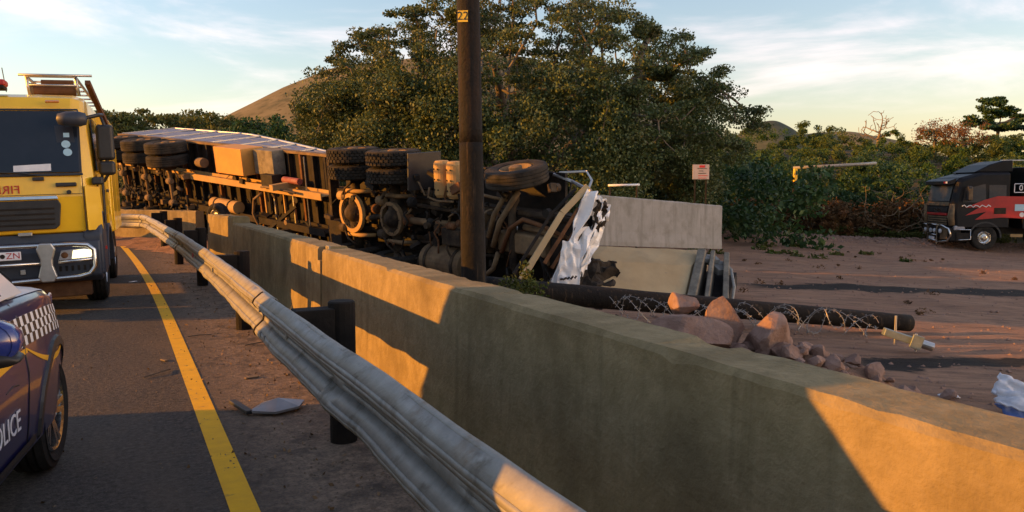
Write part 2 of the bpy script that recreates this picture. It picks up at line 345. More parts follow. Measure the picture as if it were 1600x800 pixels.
NG = 400; vs = []; fs = []
for j in range(NG + 1):
    t = j / NG; y = -25 + 25.0 + 900 * (math.sinh(5.2 * t) / math.sinh(5.2)) - 12
    for i in range(NG + 1):
        u = 2 * i / NG - 1; x = 2.0 + 700 * math.sinh(5.2 * u) / math.sinh(5.2)
        vs.append((x, y, ground_z(x, y)))
for j in range(NG):
    for i in range(NG):
        k = j * (NG + 1) + i; fs.append((k, k + 1, k + NG + 2, k + NG + 1))
me = bpy.data.meshes.new('ground'); me.from_pydata(vs, [], fs); me.polygons.foreach_set('use_smooth', [True] * len(fs))
structure(link('ground', me, M['earth']))

def qstrip(p0, p1, q0, q1, dz, nq, npp=1, pf=None):
    mb = MB(); vs = []; fs = []
    for j in range(nq + 1):
        q = q0 + (q1 - q0) * j / nq
        sh = pf(q) if pf else 0
        for i in range(npp + 1): vs.append((p0 + (p1 - p0) * i / npp + sh, q, road_z(q) + dz))
    for j in range(nq):
        for i in range(npp):
            k = j * (npp + 1) + i; fs.append((k, k + 1, k + npp + 2, k + npp + 1))
    return mb.add(vs, fs)
road = qstrip(-16, 2.45, -14, 60, 0.0, 90).build('road', M['asphalt']); road.rotation_euler.z = RA; structure(road)
bend = lambda q: -0.0026 * max(0.0, q - 10) ** 2
line = qstrip(0.46, 0.60, -6, 44, 0.004, 120, 1, bend).build('yellow_edge_line', M['yellow_paint'], road)

# far hills
def hill(name, cx, cy, rx, ry, h, m, seed, expo=1.0, z0=0.0):
    n_ = 56; vs = []; fs = []
    for j in range(n_ + 1):
        for i in range(n_ + 1):
            u, v = 2 * i / n_ - 1, 2 * j / n_ - 1; r = min(1, math.hypot(u, v)); x, y = cx + u * rx, cy + v * ry
            b = math.cos(r * math.pi / 2) ** expo
            vs.append((x, y, z0 - 3 + (h + 3) * b + (noise.noise((x * 0.02, y * 0.02, seed)) * 0.07 + noise.noise((x * .07, y * .07, seed)) * 0.02) * h * b))
    for j in range(n_):
        for i in range(n_):
            k = j * (n_ + 1) + i; fs.append((k, k + 1, k + n_ + 2, k + n_ + 1))
    me = bpy.data.meshes.new(name); me.from_pydata(vs, [], fs); me.polygons.foreach_set('use_smooth', [True] * len(fs))
    o = link(name, me, m); return structure(o)
M['hill_dry'] = mat('dry grass hillside', (0.15, 0.13, 0.075), (0.20, 0.17, 0.10), 0.95, scale=0.05, streak=((0.10, 0.095, 0.055), 0.10, (1, 1, 1), 0.5, 0.64), dirt=(0.11, 0.09, 0.05), dscale=0.25, dlo=0.58, dhi=0.66, spec=0.05)
M['hill_bush'] = mat('bushy blue green hillside', (0.05, 0.065, 0.055), (0.085, 0.095, 0.07), 0.95, scale=0.12, bump=0.8, bscale=0.3, spec=0.05)
hill('hill', -30, 430, 205, 130, 73, M['hill_dry'], 1.0, 1.15)
hill('hill', 205, 640, 55, 70, 55, M['hill_bush'], 4.0, 0.8)
hill('hill', 262, 660, 110, 60, 48, M['hill_dry'], 6.0, 0.35)

# ================================================================ BARRIERS
def barrier_mb(L, H=1.0, w=0.33, flare=0.025, step=0.075, seed=0.0, rough=0.006):
    prof = [(-flare, 0), (-flare, 0.09), (-0.012, 0.30), (0, H - 0.03), (0.022, H), (w - 0.022, H), (w, H - 0.03), (w + 0.035, 0.30), (w + flare, 0.09), (w + flare, 0)]
    ns = max(2, int(L / step)); rings = []
    for i in range(ns + 1):
        y = L * i / ns; ring = []
        for k, (x, z) in enumerate(prof):
            a = noise.noise((y * 2.1, k * 3.3, seed)) * rough + (noise.noise((y * 9, k * 2.1, seed + 5)) * rough * 0.9 if k in (3, 4, 5, 6) else 0)
            b = noise.noise((y * 2.7, k * 1.9, seed + 9)) * rough + (min(0, noise.noise((y * 7, k * 5.1, seed + 2)) + 0.15) * rough * 3 + min(0, noise.noise((y * 2.3, k * 3.7, seed + 31)) + 0.42) * 0.16 if k in (3, 4, 5, 6) else 0)
            ring.append((x + a, y, z + (b if z > 0.05 else 0)))
        rings.append(ring)
    return MB().loft(rings)
def place(o, base, rz, rx=0, ry=0): o.location = base; o.rotation_euler = (rx, ry, rz); return o
# long parapet beside the rail
pb = barrier_mb(13.5, seed=1.0).build('concrete_barrier', M['concrete']); place(pb, rw(2.05, -4.6, -0.02), RA)
tag(pb, 'long concrete barrier running past the camera beside the guardrail', 'barrier')
slot = MB().box((0.02, 0.03, 0.93), (0.13, 0.16, 0.17))
pa = barrier_mb(7.3, seed=2.0).build('concrete_barrier', M['concrete'])
cut(pa, slot); place(pa, rw(2.035, 8.93, 0.0), RA + 0.004)
tag(pa, 'concrete barrier with a lifting slot, between the long barrier and the trailer', 'barrier')
MB().box((0.10, 0.03, 0.93), (0.02, 0.15, 0.16)).build('lifting_plate', M['galv'], pa)
pe = barrier_mb(1.6, H=1.06, seed=3.0, rough=0.02).build('concrete_barrier', M['concrete']); place(pe, rw(2.02, 16.26, 0.06), RA + 0.20)
tag(pe, 'short end piece of concrete barrier nearest the fire truck, turned inward', 'barrier')
# far piece, turned across, lit by the sun
pc = barrier_mb(6.0, H=1.0, w=0.26, seed=4.0, rough=0.012).build('concrete_barrier', M['concrete']); place(pc, (-8.2, 20.45, 0.10), math.radians(62))
tag(pc, 'sunlit concrete barrier standing across the road end below the trailer wheels', 'barrier')
# broken lump
def rock_mesh(name, dims, seed, sub=3, planes=17, rough=0.05):
    r = random.Random(seed); bm = bmesh.new(); bmesh.ops.create_icosphere(bm, subdivisions=sub, radius=1.0)
    pl = []
    for _ in range(planes):
        v = Vector((r.gauss(0, 1), r.gauss(0, 1), r.gauss(0, 1))).normalized(); pl.append((v, r.uniform(0.42, 0.80)))
    for v in bm.verts:
        for nn, d in pl:
            e = v.co.dot(nn)
            if e > d: v.co -= nn * (e - d)
        k = 1 + rough * noise.noise(v.co * 2.2 + Vector((seed, 0, 0))) + rough * 0.5 * noise.noise(v.co * 6 + Vector((0, seed, 0)))
        v.co = Vector((v.co.x * dims[0] / 2, v.co.y * dims[1] / 2, v.co.z * dims[2] / 2)) * k
    me = bpy.data.meshes.new(name); bm.to_mesh(me); bm.free(); return me
def rock(name, loc, dims, seed, m, label, cat, group=None, rz=0, sub=3):
    o = link(name, rock_mesh(name, dims, seed, sub), m); o.location = loc; o.rotation_euler = (0.1 * math.sin(seed * 3), 0.1 * math.cos(seed * 5), rz); return tag(o, label, cat, group)
rock('concrete_chunk', rw(1.62, 15.5, 0.24), (0.62, 0.5, 0.42), 11, M['concrete'], 'broken orange-lit concrete chunk beside the barrier end', 'rubble')

# upright slab and fallen barrier beside the cab, both out in the yard
pd = barrier_mb(4.3, H=1.02, w=0.22, flare=0.06, seed=5.0).build('concrete_barrier', M['concrete_pale'])
cut(pd, MB().box((0, 0.9, 0.02), (0.4, 0.16, 0.10)).box((0, 2.0, 0.02), (0.4, 0.16, 0.10)).box((0, 3.0, 0.02), (0.4, 0.16, 0.10)).box((0, 4.0, 0.02), (0.4, 0.16, 0.10)))
a0, a1 = Vector((1.40, 15.9, 0.54)), Vector((4.72, 18.6, 0.26)); dvec = a1 - a0
ey = dvec.normalized(); ex = ey.cross(Vector((0, 0, 1))).normalized(); ez = ex.cross(ey)
pd.matrix_world = Matrix.Translation(a0) @ Matrix((ex, ey, ez)).transposed().to_4x4()
tag(pd, 'pale grey concrete barrier standing upright behind the wrecked cab', 'barrier')

fb = thing('fallen_barrier', 'beige concrete barrier lying tipped on its side below the upright slab', 'barrier', (2.1, 13.2, -0.25))
Ls = [Vector(v) for v in ((0.66, 12.30, -0.10), (1.02, 13.20, 0.50), (1.36, 13.90, 0.66), (1.45, 14.15, 0.40), (1.2, 13.6, -0.20), (0.8, 12.6, -0.35))]
Rs = [Vector(v) for v in ((2.82, 12.85, -0.20), (3.12, 13.65, 0.33), (3.50, 14.30, 0.55), (3.62, 14.5, 0.25), (3.4, 13.9, -0.40), (2.95, 13.0, -0.50))]
rings = []
for i in range(13):
    t = i / 12; rings.append([l.lerp(r, t) + Vector((noise.noise((t * 6, k, 1)), noise.noise((t * 7, k, 4)), noise.noise((t * 8, k, 7)))) * 0.015 for k, (l, r) in enumerate(zip(Ls, Rs))])
MB().loft(rings).build('slab', M['concrete_dust'], fb, off=fb.location, bevel=0.012)
mb = MB()   # stained broken end with its steel ribs
for dx, w in ((0.0, 0.15), (0.27, 0.08), (0.60, 0.10)):
    a = Vector((2.90 + dx, 12.75 + dx * 0.1, -0.42)); b = Vector((3.42 + dx * 0.72, 14.1, 0.42 - dx * 0.1))
    mb.bar(a, b, w, 0.42)
mb.build('broken_end', M['concrete_dark'], fb, off=fb.location, bevel=0.02)
MB().bar((3.15, 13.0, -0.52), (3.72, 14.25, 0.05), 0.72, 0.25).build('end_core', M['chassis_dark'], fb, off=fb.location)
mb = MB().box((3.50, 14.0, 0.42), (0.34, 0.22, 0.09), (0.3, 0.1, 0.2)).box((3.62, 14.05, 0.34), (0.30, 0.20, 0.10), (0.2, 0.3, -0.3)).box((3.72, 13.9, 0.24), (0.3, 0.25, 0.12), (0.4, 0, 0.3))
mb.build('broken_edge', M['concrete_pale'], fb, off=fb.location, bevel=0.015)
MB().tube([(3.55, 12.75, -0.50), (3.72, 13.1, 0.02), (3.80, 13.6, 0.26)], 0.025, 8).build('reinforcing_bar', M['galv'], fb, off=fb.location)
for x, y, z in ((2.66, 13.42, 0.235), (2.86, 13.75, 0.36)): MB().box((x, y, z), (0.14, 0.10, 0.03), (0.5, 0.1, 0.3)).build('lifting_pocket', M['concrete_dark'], fb, off=fb.location, bevel=0.01)

# ================================================================ GUARDRAIL
gr = thing('guardrail', 'dented galvanised crash rail on black posts beside the concrete barrier', 'guardrail', rw(1.28, 5.04, 0), RA)
g0 = Vector((1.28, 5.04, 0))
wprof = [(0.0, 0.345), (-0.012, 0.36), (-0.03, 0.352), (-0.082, 0.310), (-0.090, 0.285), (-0.080, 0.258), (-0.022, 0.205), (-0.016, 0.18), (-0.022, 0.155), (-0.080, 0.102), (-0.090, 0.075), (-0.082, 0.05), (-0.02, 0.004), (-0.006, 0.0)]
path = [(0.98, -3.5, 0.905), (0.975, 0.0, 0.905), (0.975, 3.0, 0.90), (0.97, 5.2, 0.90), (1.0, 9.7, 0.90), (0.98, 14.3, 0.90), (0.86, 18.7, 0.93), (0.74, 21.3, 0.97), (0.62, 22.5, 1.00), (0.25, 23.0, 1.01), (-0.8, 23.6, 1.02), (-3.0, 24.9, 1.02)]
def railpt(q_i):
    i = min(len(path) - 2, int(q_i)); t = q_i - i
    p0 = path[max(0, i - 1)]; p1 = path[i]; p2 = path[i + 1]; p3 = path[min(len(path) - 1, i + 2)]
    o = []
    for k in range(3):
        m1 = (p2[k] - p0[k]) / 2 * (1 if i > 0 else 2); m2 = (p3[k] - p1[k]) / 2
        if k < 2 and i >= 7: m1 *= 0.7; m2 *= 0.7
        a, b = p1[k], p2[k]; t2, t3 = t * t, t * t * t
        o.append((2 * t3 - 3 * t2 + 1) * a + (t3 - 2 * t2 + t) * m1 + (-2 * t3 + 3 * t2) * b + (t3 - t2) * m2)
    return Vector(o)
def beam(i0, i1, out, name='beam', m='galv'):
    n_ = int((i1 - i0) * 26) + 2; rings = []
    for j in range(n_ + 1):
        qi = i0 + (i1 - i0) * j / n_; c = railpt(qi); d = railpt(min(len(path) - 1.001, qi + 0.03)) - railpt(max(0, qi - 0.03)); d.z = 0; d.normalize(); nr = Vector((d.y, -d.x, 0))
        ring = []
        for k, (w, z) in enumerate(wprof):
            s1 = noise.noise((c.y * 1.1 + c.x, k * 0.55, 2)); s2 = noise.noise((c.y * 4.0 + c.x * 2, k * 0.5, 8))
            low = max(0, (0.12 - z) / 0.12)
            dent = 0.008 * s1 + 0.004 * s2 + low * (0.035 * noise.noise((c.y * 1.7, 0, 11)) + 0.012 * noise.noise((c.y * 6, 0, 13)))
            dz = low * (0.022 * noise.noise((c.y * 2.6, 0, 17)) + 0.010 * noise.noise((c.y * 8, 0, 19)))
            wav = 0.012 * noise.noise((c.y * 0.8, 0, 23)) * 1.5
            ring.append(c - Vector((0, 0, 0.36)) + nr * (w - out + dent + wav) + Vector((0, 0, z + dz)))
        rings.append(ring)
    o = MB().loft(rings, False, False).build(name, M[m], gr, smooth=True, off=g0)
    md = o.modifiers.new('split', 'EDGE_SPLIT'); md.split_angle = math.radians(17)
    md = o.modifiers.new('solid', 'SOLIDIFY'); md.thickness = 0.006; md.offset = 0; return o
beam(0.0, 3.20, 0.018); beam(3.10, 5.2, 0.0); beam(5.12, 7.2, 0.009); beam(7.12, 8.25, 0.001); beam(8.2, 10.99, 0.010)
beam(3.195, 3.205, 0.024, 'splice_edge', 'creosote'); beam(5.19, 5.20, 0.012, 'splice_edge', 'creosote'); beam(7.19, 7.2, 0.016, 'splice_edge', 'creosote')
posts = [(1.28, 0.45), (1.28, 5.04), (1.29, 9.69), (1.25, 14.25), (1.13, 18.0), (1.02, 21.3)]
for k, (p, q) in enumerate(posts):
    z = road_z(q); c = railpt({0: 1.15, 1: 2.92, 2: 4.0, 3: 5.0, 4: 5.83, 5: 7.0}[k])
    h = 0.93 if k < 3 else 0.98
    MB().lathe([(0.088, -0.3), (0.088, h - 0.01), (0.078, h)], (p, q, z), 16, 'z').build('post', M['creosote'], gr, off=g0, smooth=False)
    MB().lathe([(0.001, -0.028), (0.022, -0.024), (0.026, -0.008), (0.026, 0.01)], (c.x - 0.022, q, c.z - 0.18), 10, 'x', False).build('post_bolt', M['galv'], gr, off=g0)
    MB().box(((p + c.x) / 2 - 0.03, q, z + h - 0.22), (abs(p - c.x) - 0.06, 0.16, 0.36)).build('spacer_block', M['creosote'], gr, off=g0, bevel=0.01)
for k in range(1):
    for dz in (0.09, 0.27):
        for qq in (5.62, 5.82):
            c = railpt(3.0 + (qq - 5.2) / 4.5 + 0.0); mb = MB().cyl((c.x - 0.085, c.y, c.z - 0.36 + dz + 0.02 * k), (c.x - 0.11, c.y, c.z - 0.36 + dz + 0.02 * k), 0.022, n=6)
            mb.build('splice_bolt', M['galv'], gr, off=g0)
c = railpt(4.47); mb = MB().box((c.x - 0.075, c.y, c.z - 0.17), (0.012, 0.09, 0.06)); mb.build('red_reflector', M['red_paint'], gr, off=g0)
# ================================================================ VEHICLE PARTS
WHEELS = {}
def tyre_mesh(r, w, rin, grooves=4, n=44, block=False):
    key = ('t', r, w, rin, block)
    if key in WHEELS: return WHEELS[key]
    h = w / 2; prof = [(rin, -h * 0.72), (rin + 0.02, -h * 0.90), ((r + rin) / 2, -h * 1.0), (r - 0.06, -h * 0.97), (r - 0.015, -h * 0.86)]
    g = [-0.78 + 1.56 * k / grooves for k in range(grooves + 1)]
    for k in range(grooves):
        a, b = g[k] * h, g[k + 1] * h; prof += [(r - 0.012 if k == 0 else r, a + 0.006), (r, b - 0.012)]
        if k < grooves - 1: prof += [(r - 0.016, b - 0.008), (r - 0.016, b + 0.002)]
    prof += [(r - 0.015, h * 0.86), (r - 0.06, h * 0.97), ((r + rin) / 2, h * 1.0), (rin + 0.02, h * 0.90), (rin, h * 0.72)]
    mb = MB().lathe(prof, (0, 0, 0), n, 'y', False)
    if block:      # deep drive-axle lugs
        for k in range(34):
            a = 2 * math.pi * k / 34
            for j, yy in enumerate((-0.30, -0.10, 0.10, 0.30)):
                aa = a + (0.09 if j % 2 else 0); m_ = Matrix.Rotation(-aa, 3, 'Y')
                q = MB().box((r + 0.006, yy * w, 0), (0.022, w * 0.17, 0.066)); mb.add([m_ @ Vector(v) for v in q.v], q.f)
    me = mb.mesh('tyre', False); me.materials.append(M['dusty_rubber'] if r > 0.45 else M['black_rubber'])
    WHEELS[key] = me; return me
def rim_mesh(r, w, m, kind):
    key = ('r', r, w, m.name, kind)
    if key in WHEELS: return WHEELS[key]
    h = w / 2; mb = MB()
    if kind == 'truck':   # dished disc with hub and nuts; outside is -y
        mb.lathe([(r, h * 0.72), (r, -h * 0.74), (r - 0.02, -h * 0.86), (r - 0.035, -h * 0.72), (r - 0.06, -h * 0.35), (r * 0.62, -h * 0.22), (r * 0.48, -h * 0.5), (r * 0.40, -h * 0.52), (r * 0.38, -h * 0.95), (r * 0.25, -h * 1.05), (0.001, -h * 1.05)], (0, 0, 0), 32, 'y', False)
        for k in range(10):
            a = 2 * math.pi * k / 10; mb.cyl((r * 0.55 * math.cos(a), -h * 0.3, r * 0.55 * math.sin(a)), (r * 0.55 * math.cos(a), -h * 0.5, r * 0.55 * math.sin(a)), 0.018, n=6)
    else:                 # five double spokes
        mb.lathe([(r, h * 0.72), (r, -h * 0.80), (r - 0.012, -h * 0.90), (r - 0.028, -h * 0.80), (r - 0.035, h * 0.3)], (0, 0, 0), 36, 'y', False)
        mb.lathe([(0.075, h * 0.2), (0.075, -h * 0.62), (0.055, -h * 0.72), (0.001, -h * 0.72)], (0, 0, 0), 18, 'y', False)
        for k in range(10):
            a = 2 * math.pi * (k // 2) / 5 + (0.16 if k % 2 else -0.16)
            mb.bar((0.06 * math.cos(a), -h * 0.60, 0.06 * math.sin(a)), ((r - 0.02) * math.cos(a), -h * 0.76, (r - 0.02) * math.sin(a)), 0.034, 0.03, (0, 1, 0))
    me = mb.mesh('rim', False); me.materials.append(m); WHEELS[key] = me; return me
def wheel(root, c, r, w, rin, side=-1, rim=None, kind='truck', block=False, rot=None):
    """side -1: outside faces local -y."""
    o = link('tyre', tyre_mesh(r, w, rin, 4, 44, block), None, root); o.location = c
    o.rotation_euler = (0, 0, math.pi if side > 0 else 0)
    if rot: o.rotation_euler = (rot[0], rot[1], rot[2] + (math.pi if side > 0 else 0))
    q = link('rim', rim_mesh(rin, w, rim or M['dusty_metal'], kind), None, o)
    if kind == 'car':
        MB().lathe([(rin * 0.72, w * 0.02), (rin * 0.72, -w * 0.06), (0.05, -w * 0.06)], (0, 0, 0), 28, 'y', False).build('brake_disc', M['chassis_dark'], o)
    return o

# ================================================================ FIRE TRUCK (local x forward, y to its left, z up; faces the camera)
base = rw(-1.38, 11.9, -0.02)
ft = thing('fire_truck', 'yellow fire engine facing the camera with a lit headlamp and steel bull bar', 'fire truck', base, math.radians(24) - math.pi / 2)
ft.scale = (1, 1, 0.968)
ft.rotation_euler = (math.radians(2.0), 0, math.radians(24) - math.pi / 2)
sidep = [(-0.02, 1.12), (0.02, 1.60), (0.0, 1.86), (-0.24, 2.82), (-0.36, 2.96), (-0.60, 3.02), (-2.9, 3.04), (-2.9, 1.05), (-2.1, 1.05), (-1.95, 1.42), (-1.0, 1.42), (-0.85, 1.05), (-0.5, 1.0)]
def taper(v):   # narrower roof, rounded front corners
    k = 1 - 0.10 * sstep(1.9, 3.0, v.z); k2 = 1 - 0.05 * sstep(-0.45, 0.02, v.x)
    return Vector((v.x, v.y * k * k2, v.z))
ys = (-1.22, -1.17, -1.08, -0.6, 0, 0.6, 1.08, 1.17, 1.22)
rings = []
for y in ys:
    e = max(0, abs(y) - 1.0) / 0.22
    rings.append([taper(Vector((x - (0.16 * e * e if x > -0.7 else 0), y, z - (0.05 * e * e if z > 2.7 else 0)))) for x, z in sidep])
MB().loft(rings).build('cab', M['fire_yellow'], ft, bevel=0.02)
def fx(z): return 0.0 - 0.24 * (z - 1.86) / 0.96 if z > 1.86 else 0.012
def fslab(y0, y1, z0, z1, th, name, m, bev=0.01, parent=None, dx=0.0):
    n_ = 1
    return MB().slab((fx(z0) + dx, y0, z0), (fx(z0) + dx, y1, z0), (fx(z1) + dx, y1, z1), (fx(z1) + dx, y0, z1), th).build(name, m, parent or ft, bevel=bev)
ws = fslab(-1.03, 1.03, 1.92, 2.76, 0.018, 'windscreen', M['glass'], 0.012)
fslab(-1.06, 1.06, 1.875, 1.915, 0.025, 'cowl_strip', M['black_plastic'])
for y, z in ((0.885, 2.30), (0.90, 2.19)):
    MB().cyl((fx(z) + 0.0, y, z), (fx(z) + 0.034, y, z + 0.006), 0.052, n=20).build('licence_disc', M['sticker_blue'], ws)
mb = MB().slab((fx(2.33) + 0.0185, 0.78, 2.33), (fx(2.33) + 0.0185, 0.99, 2.33), (fx(2.56) + 0.0185, 0.97, 2.56), (fx(2.56) + 0.0185, 0.76, 2.56), 0.002); mb.build('mirror_shade', M['black_film'], ws)
MB().slab((fx(2.40) + 0.021, 0.86, 2.40), (fx(2.40) + 0.021, 0.93, 2.40), (fx(2.46) + 0.021, 0.93, 2.46), (fx(2.46) + 0.021, 0.86, 2.46), 0.001).build('toll_tag', M['sticker_blue'], ws)
for a, b in ((-0.30, 0.12), (0.28, 0.70)):
    MB().slab((fx(1.94) + 0.019, a, 1.945), (fx(1.94) + 0.019, b, 1.95), (fx(2.02) + 0.019, b, 2.045), (fx(2.02) + 0.019, a, 2.025), 0.001).build('dashboard_paper', M['paper'], ws)
for s in (-0.35, 0.55):
    MB().tube([(0.05, s, 1.89), (0.055, s - 0.2, 1.93), (0.045, s - 0.75, 1.955)], 0.011, 6).build('wiper', M['black_plastic'], ft)
    MB().box((0.03, s, 1.845), (0.04, 0.13, 0.05)).build('wiper_mount', M['black_plastic'], ft, bevel=0.01)
text('FIRE', 0.155, M['red_paint'], ft, frame((0.028, 0.20, 1.705), (0, 1, 0), (0.0, 0, 1)), 'mirrored_lettering', 0.002, True)
# grille, emblem, handles
gp = [(-0.74, 1.22), (-0.70, 1.17), (0.70, 1.17), (0.75, 1.22), (0.78, 1.50), (0.75, 1.56), (-0.75, 1.56), (-0.78, 1.50)]
MB().prism(gp, 'x', 0.0, 0.035).build('grille', M['black_plastic'], ft, bevel=0.012)
mb = MB()
for z in (1.24, 1.31, 1.38, 1.45): mb.box((0.038, 0, z), (0.02, 1.40, 0.022))
mb.build('grille_slats', M['chassis_dark'], ft, bevel=0.004)
MB().slab((0.016, -0.76, 1.565), (0.016, 0.76, 1.565), (0.006, 0.74, 1.615), (0.006, -0.74, 1.615), 0.03).build('chrome_trim', M['chrome'], ft, bevel=0.01)
mb = MB()   # three slanted emblem bars
for k in range(3): mb.bar((0.045, -0.42 + k * 0.055, 1.33), (0.045, -0.39 + k * 0.055, 1.41), 0.026, 0.012, (1, 0, 0))
mb.bar((0.045, -0.30, 1.33), (0.045, -0.30, 1.41), 0.02, 0.012, (1, 0, 0)).bar((0.045, -0.30, 1.41), (0.045, -0.24, 1.33), 0.02, 0.012, (1, 0, 0)).bar((0.045, -0.24, 1.33), (0.045, -0.24, 1.41), 0.02, 0.012, (1, 0, 0))
mb.build('emblem', M['chrome'], ft)
MB().box((0.03, 0.35, 1.115), (0.03, 0.16, 0.045)).build('badge', M['alu'], ft, bevel=0.008)
MB().box((0.04, 0.86, 1.76), (0.05, 0.24, 0.055)).build('grab_handle', M['black_plastic'], ft, bevel=0.015)
MB().cyl((0.01, 0.885, 1.66), (0.05, 0.885, 1.66), 0.028, n=12).build('lock', M['black_plastic'], ft)
mb = MB()
for s in (1, -1):
    MB().slab((0.012, s * 1.065, 1.13), (-0.16, s * 1.232, 1.13), (-0.16, s * 1.225, 1.72), (0.014, s * 1.06, 1.74), 0.014 * s).build('corner_panel', M['fire_yellow'], ft, bevel=0.012)
for s in (1, -1):
    MB().tube([(0.016, s * 1.052, 1.13), (0.03, s * 1.05, 1.6), (0.012, s * 1.045, 1.87)], 0.006, 5).build('panel_gap', M['black_film'], ft)
MB().tube([(0.030, -1.04, 1.635), (0.030, 1.04, 1.635)], 0.004, 5).build('panel_gap', M['black_film'], ft)
fslab(-1.045, 1.045, 2.765, 2.79, 0.016, 'screen_seal', M['black_plastic'])
for s in (1, -1): MB().slab((fx(1.92) + 0.0, s * 1.03, 1.92), (fx(1.92) + 0.0, s * 1.05, 1.92), (fx(2.77) + 0.0, s * 1.05, 2.77), (fx(2.77) + 0.0, s * 1.03, 2.77), 0.016 * s).build('screen_seal', M['black_plastic'], ft)
# dark lower front, bumper
MB().prism([(-0.3, 0.98), (0.06, 1.0), (0.10, 0.86), (0.10, 0.52), (0.0, 0.44), (-0.3, 0.44)], 'y', -1.2, 1.2).build('bumper', M['blue_plastic'], ft, bevel=0.03)
MB().prism([(-0.05, 1.10), (-0.02, 0.99), (-0.3, 0.97), (-0.3, 1.10)], 'y', -1.19, 1.19).build('lower_valance', M['blue_plastic'], ft)
for s in (1, -1):
    rg = []
    for k in range(13):
        a = math.pi * (0.02 + 0.96 * k / 12); rg.append([(-1.42 + rr * math.cos(a), s * yy, 0.52 + rr * math.sin(a) * 0.98) for rr, yy in ((0.60, 0.93), (0.60, 1.25), (0.66, 1.25), (0.66, 0.93))])
    MB().loft(rg).build('wheel_arch', M['blue_plastic'], ft, bevel=0.01)
    MB().prism([(-0.02, 0.50), (-0.02, 1.08), (-0.18, 1.30), (-0.62, 1.40), (-0.80, 1.05), (-0.80, 0.5)], 'y', s * 0.98, s * 1.235).build('corner_guard', M['blue_plastic'], ft, bevel=0.05)
    hl = MB().prism([(0.70, 0.74), (1.10, 0.76), (1.13, 0.88), (1.02, 0.90), (0.74, 0.88)], 'x', 0.08, 0.125).build('headlamp', M['lamp_glass'], ft, bevel=0.012)
    if s < 0: hl.scale.y = -1
    lens = MB().prism([(0.86, 0.765), (1.085, 0.775), (1.105, 0.865), (1.01, 0.885), (0.88, 0.875)], 'x', 0.12, 0.131).build('lit_lens', M['lamp_lit'], hl, bevel=0.008)
    if s > 0: MB().lathe([(0.001, 0.126), (0.04, 0.128), (0.045, 0.12)], (0, 0.78, 0.815), 16, 'x', False).build('indicator', M['rust'], hl, smooth=True)
    mb = MB()
    for k in range(6): mb.box((0.103, s * (0.72 + k * 0.07), 0.635), (0.012, 0.03, 0.07))
    mb.build('fog_grille', M['chassis_dark'], ft)
    wheel(ft, (-1.42, s * 1.02, 0.515), 0.515, 0.30, 0.29, s, M['alu'])
    wheel(ft, (-4.35, s * 1.0, 0.515), 0.515, 0.30, 0.29, s, M['alu'])
    # tubular loop of the bull bar on this side
    MB().tube([(0.26, 0, 0.97), (0.26, s * 0.9, 0.965), (0.255, s * 1.06, 0.945), (0.245, s * 1.13, 0.88), (0.245, s * 1.135, 0.66), (0.25, s * 1.07, 0.56), (0.255, s * 0.95, 0.53), (0.26, 0, 0.50)], 0.031, 12, False).build('bull_bar_tube', M['chrome'], ft, smooth=True)
    MB().tube([(0.26, s * 0.72, 0.735), (0.255, s * 1.1, 0.755)], 0.026, 10).build('bull_bar_tube', M['chrome'], ft, smooth=True)
    MB().prism([(s * 0.52, 0.48), (s * 0.66, 0.48), (s * 0.70, 0.55), (s * 0.66, 0.70), (s * 0.66, 0.78), (s * 0.70, 0.92), (s * 0.66, 1.0), (s * 0.52, 1.0), (s * 0.48, 0.92), (s * 0.52, 0.78), (s * 0.52, 0.70), (s * 0.48, 0.55)], 'x', 0.20, 0.30).build('bull_bar_upright', M['alu'], ft, bevel=0.02)
MB().tube([(0.26, -0.55, 0.735), (0.26, 0.55, 0.735)], 0.026, 10).build('bull_bar_tube', M['chrome'], ft, smooth=True)
MB().box((0.118, 0.30, 0.62), (0.03, 0.06, 0.07)).build('tow_eye', M['alu'], ft, bevel=0.01)
pl = MB().box((0.292, 0.10, 0.855), (0.012, 0.44, 0.11)).build('number_plate', M['white_film'], ft, bevel=0.006)
text('ZN', 0.11, M['red_paint'], pl, frame((0.300, 0.235, 0.855), (0, 1, 0), (0, 0, 1)), 'lettering', 0.001)
MB().cyl((0.297, 0.12, 0.855), (0.300, 0.12, 0.855), 0.03, n=8).build('plate_emblem', M['chassis_dark'], pl)
MB().box((-0.15, 0, 0.34), (0.16, 2.1, 0.22)).build('underrun_beam', M['rust'], ft, bevel=0.02)
MB().box((-2.6, 0, 0.75), (5.2, 0.9, 0.30)).build('chassis', M['chassis_dark'], ft)
# roof beacon, gantry, mirrors, door, body
MB().box((-0.55, -0.25, 3.10), (0.30, 0.9, 0.05)).build('beacon_base', M['chassis_dark'], ft, bevel=0.01)
MB().box((-0.55, -0.20, 3.16), (0.26, 0.84, 0.09)).build('beacon_bar', M['red_paint'], ft, bevel=0.03)
MB().tube([(-0.6, 0.20, 3.05), (-0.62, 0.17, 3.38)], 0.006, 5).build('aerial', M['black_plastic'], ft)
lad = MB()
for y in (0.42, 1.02):
    lad.tube([(-1.0, y, 3.05), (-1.0, y - 0.03, 3.32), (-5.2, y - 0.03, 3.32)], 0.022, 8)
for k in range(8): lad.tube([(-1.0 - k * 0.6, 0.39, 3.32), (-1.0 - k * 0.6, 0.99, 3.32)], 0.016, 6)
lad.tube([(-0.98, 0.30, 3.34), (-0.98, 1.20, 3.34)], 0.018, 8).tube([(-1.0, 0.42, 3.20), (-1.0, 1.02, 3.20)], 0.016, 6)
lad.build('ladder', M['alu'], ft, smooth=True)
MB().cyl((-1.1, 0.46, 3.13), (-1.1, 0.98, 3.13), 0.07, n=14).build('hose_reel', M['rust'], ft)
MB().cyl((-1.1, 0.40, 3.14), (-1.1, 0.46, 3.14), 0.10, n=14).build('reel_flange', M['dusty_metal'], ft)
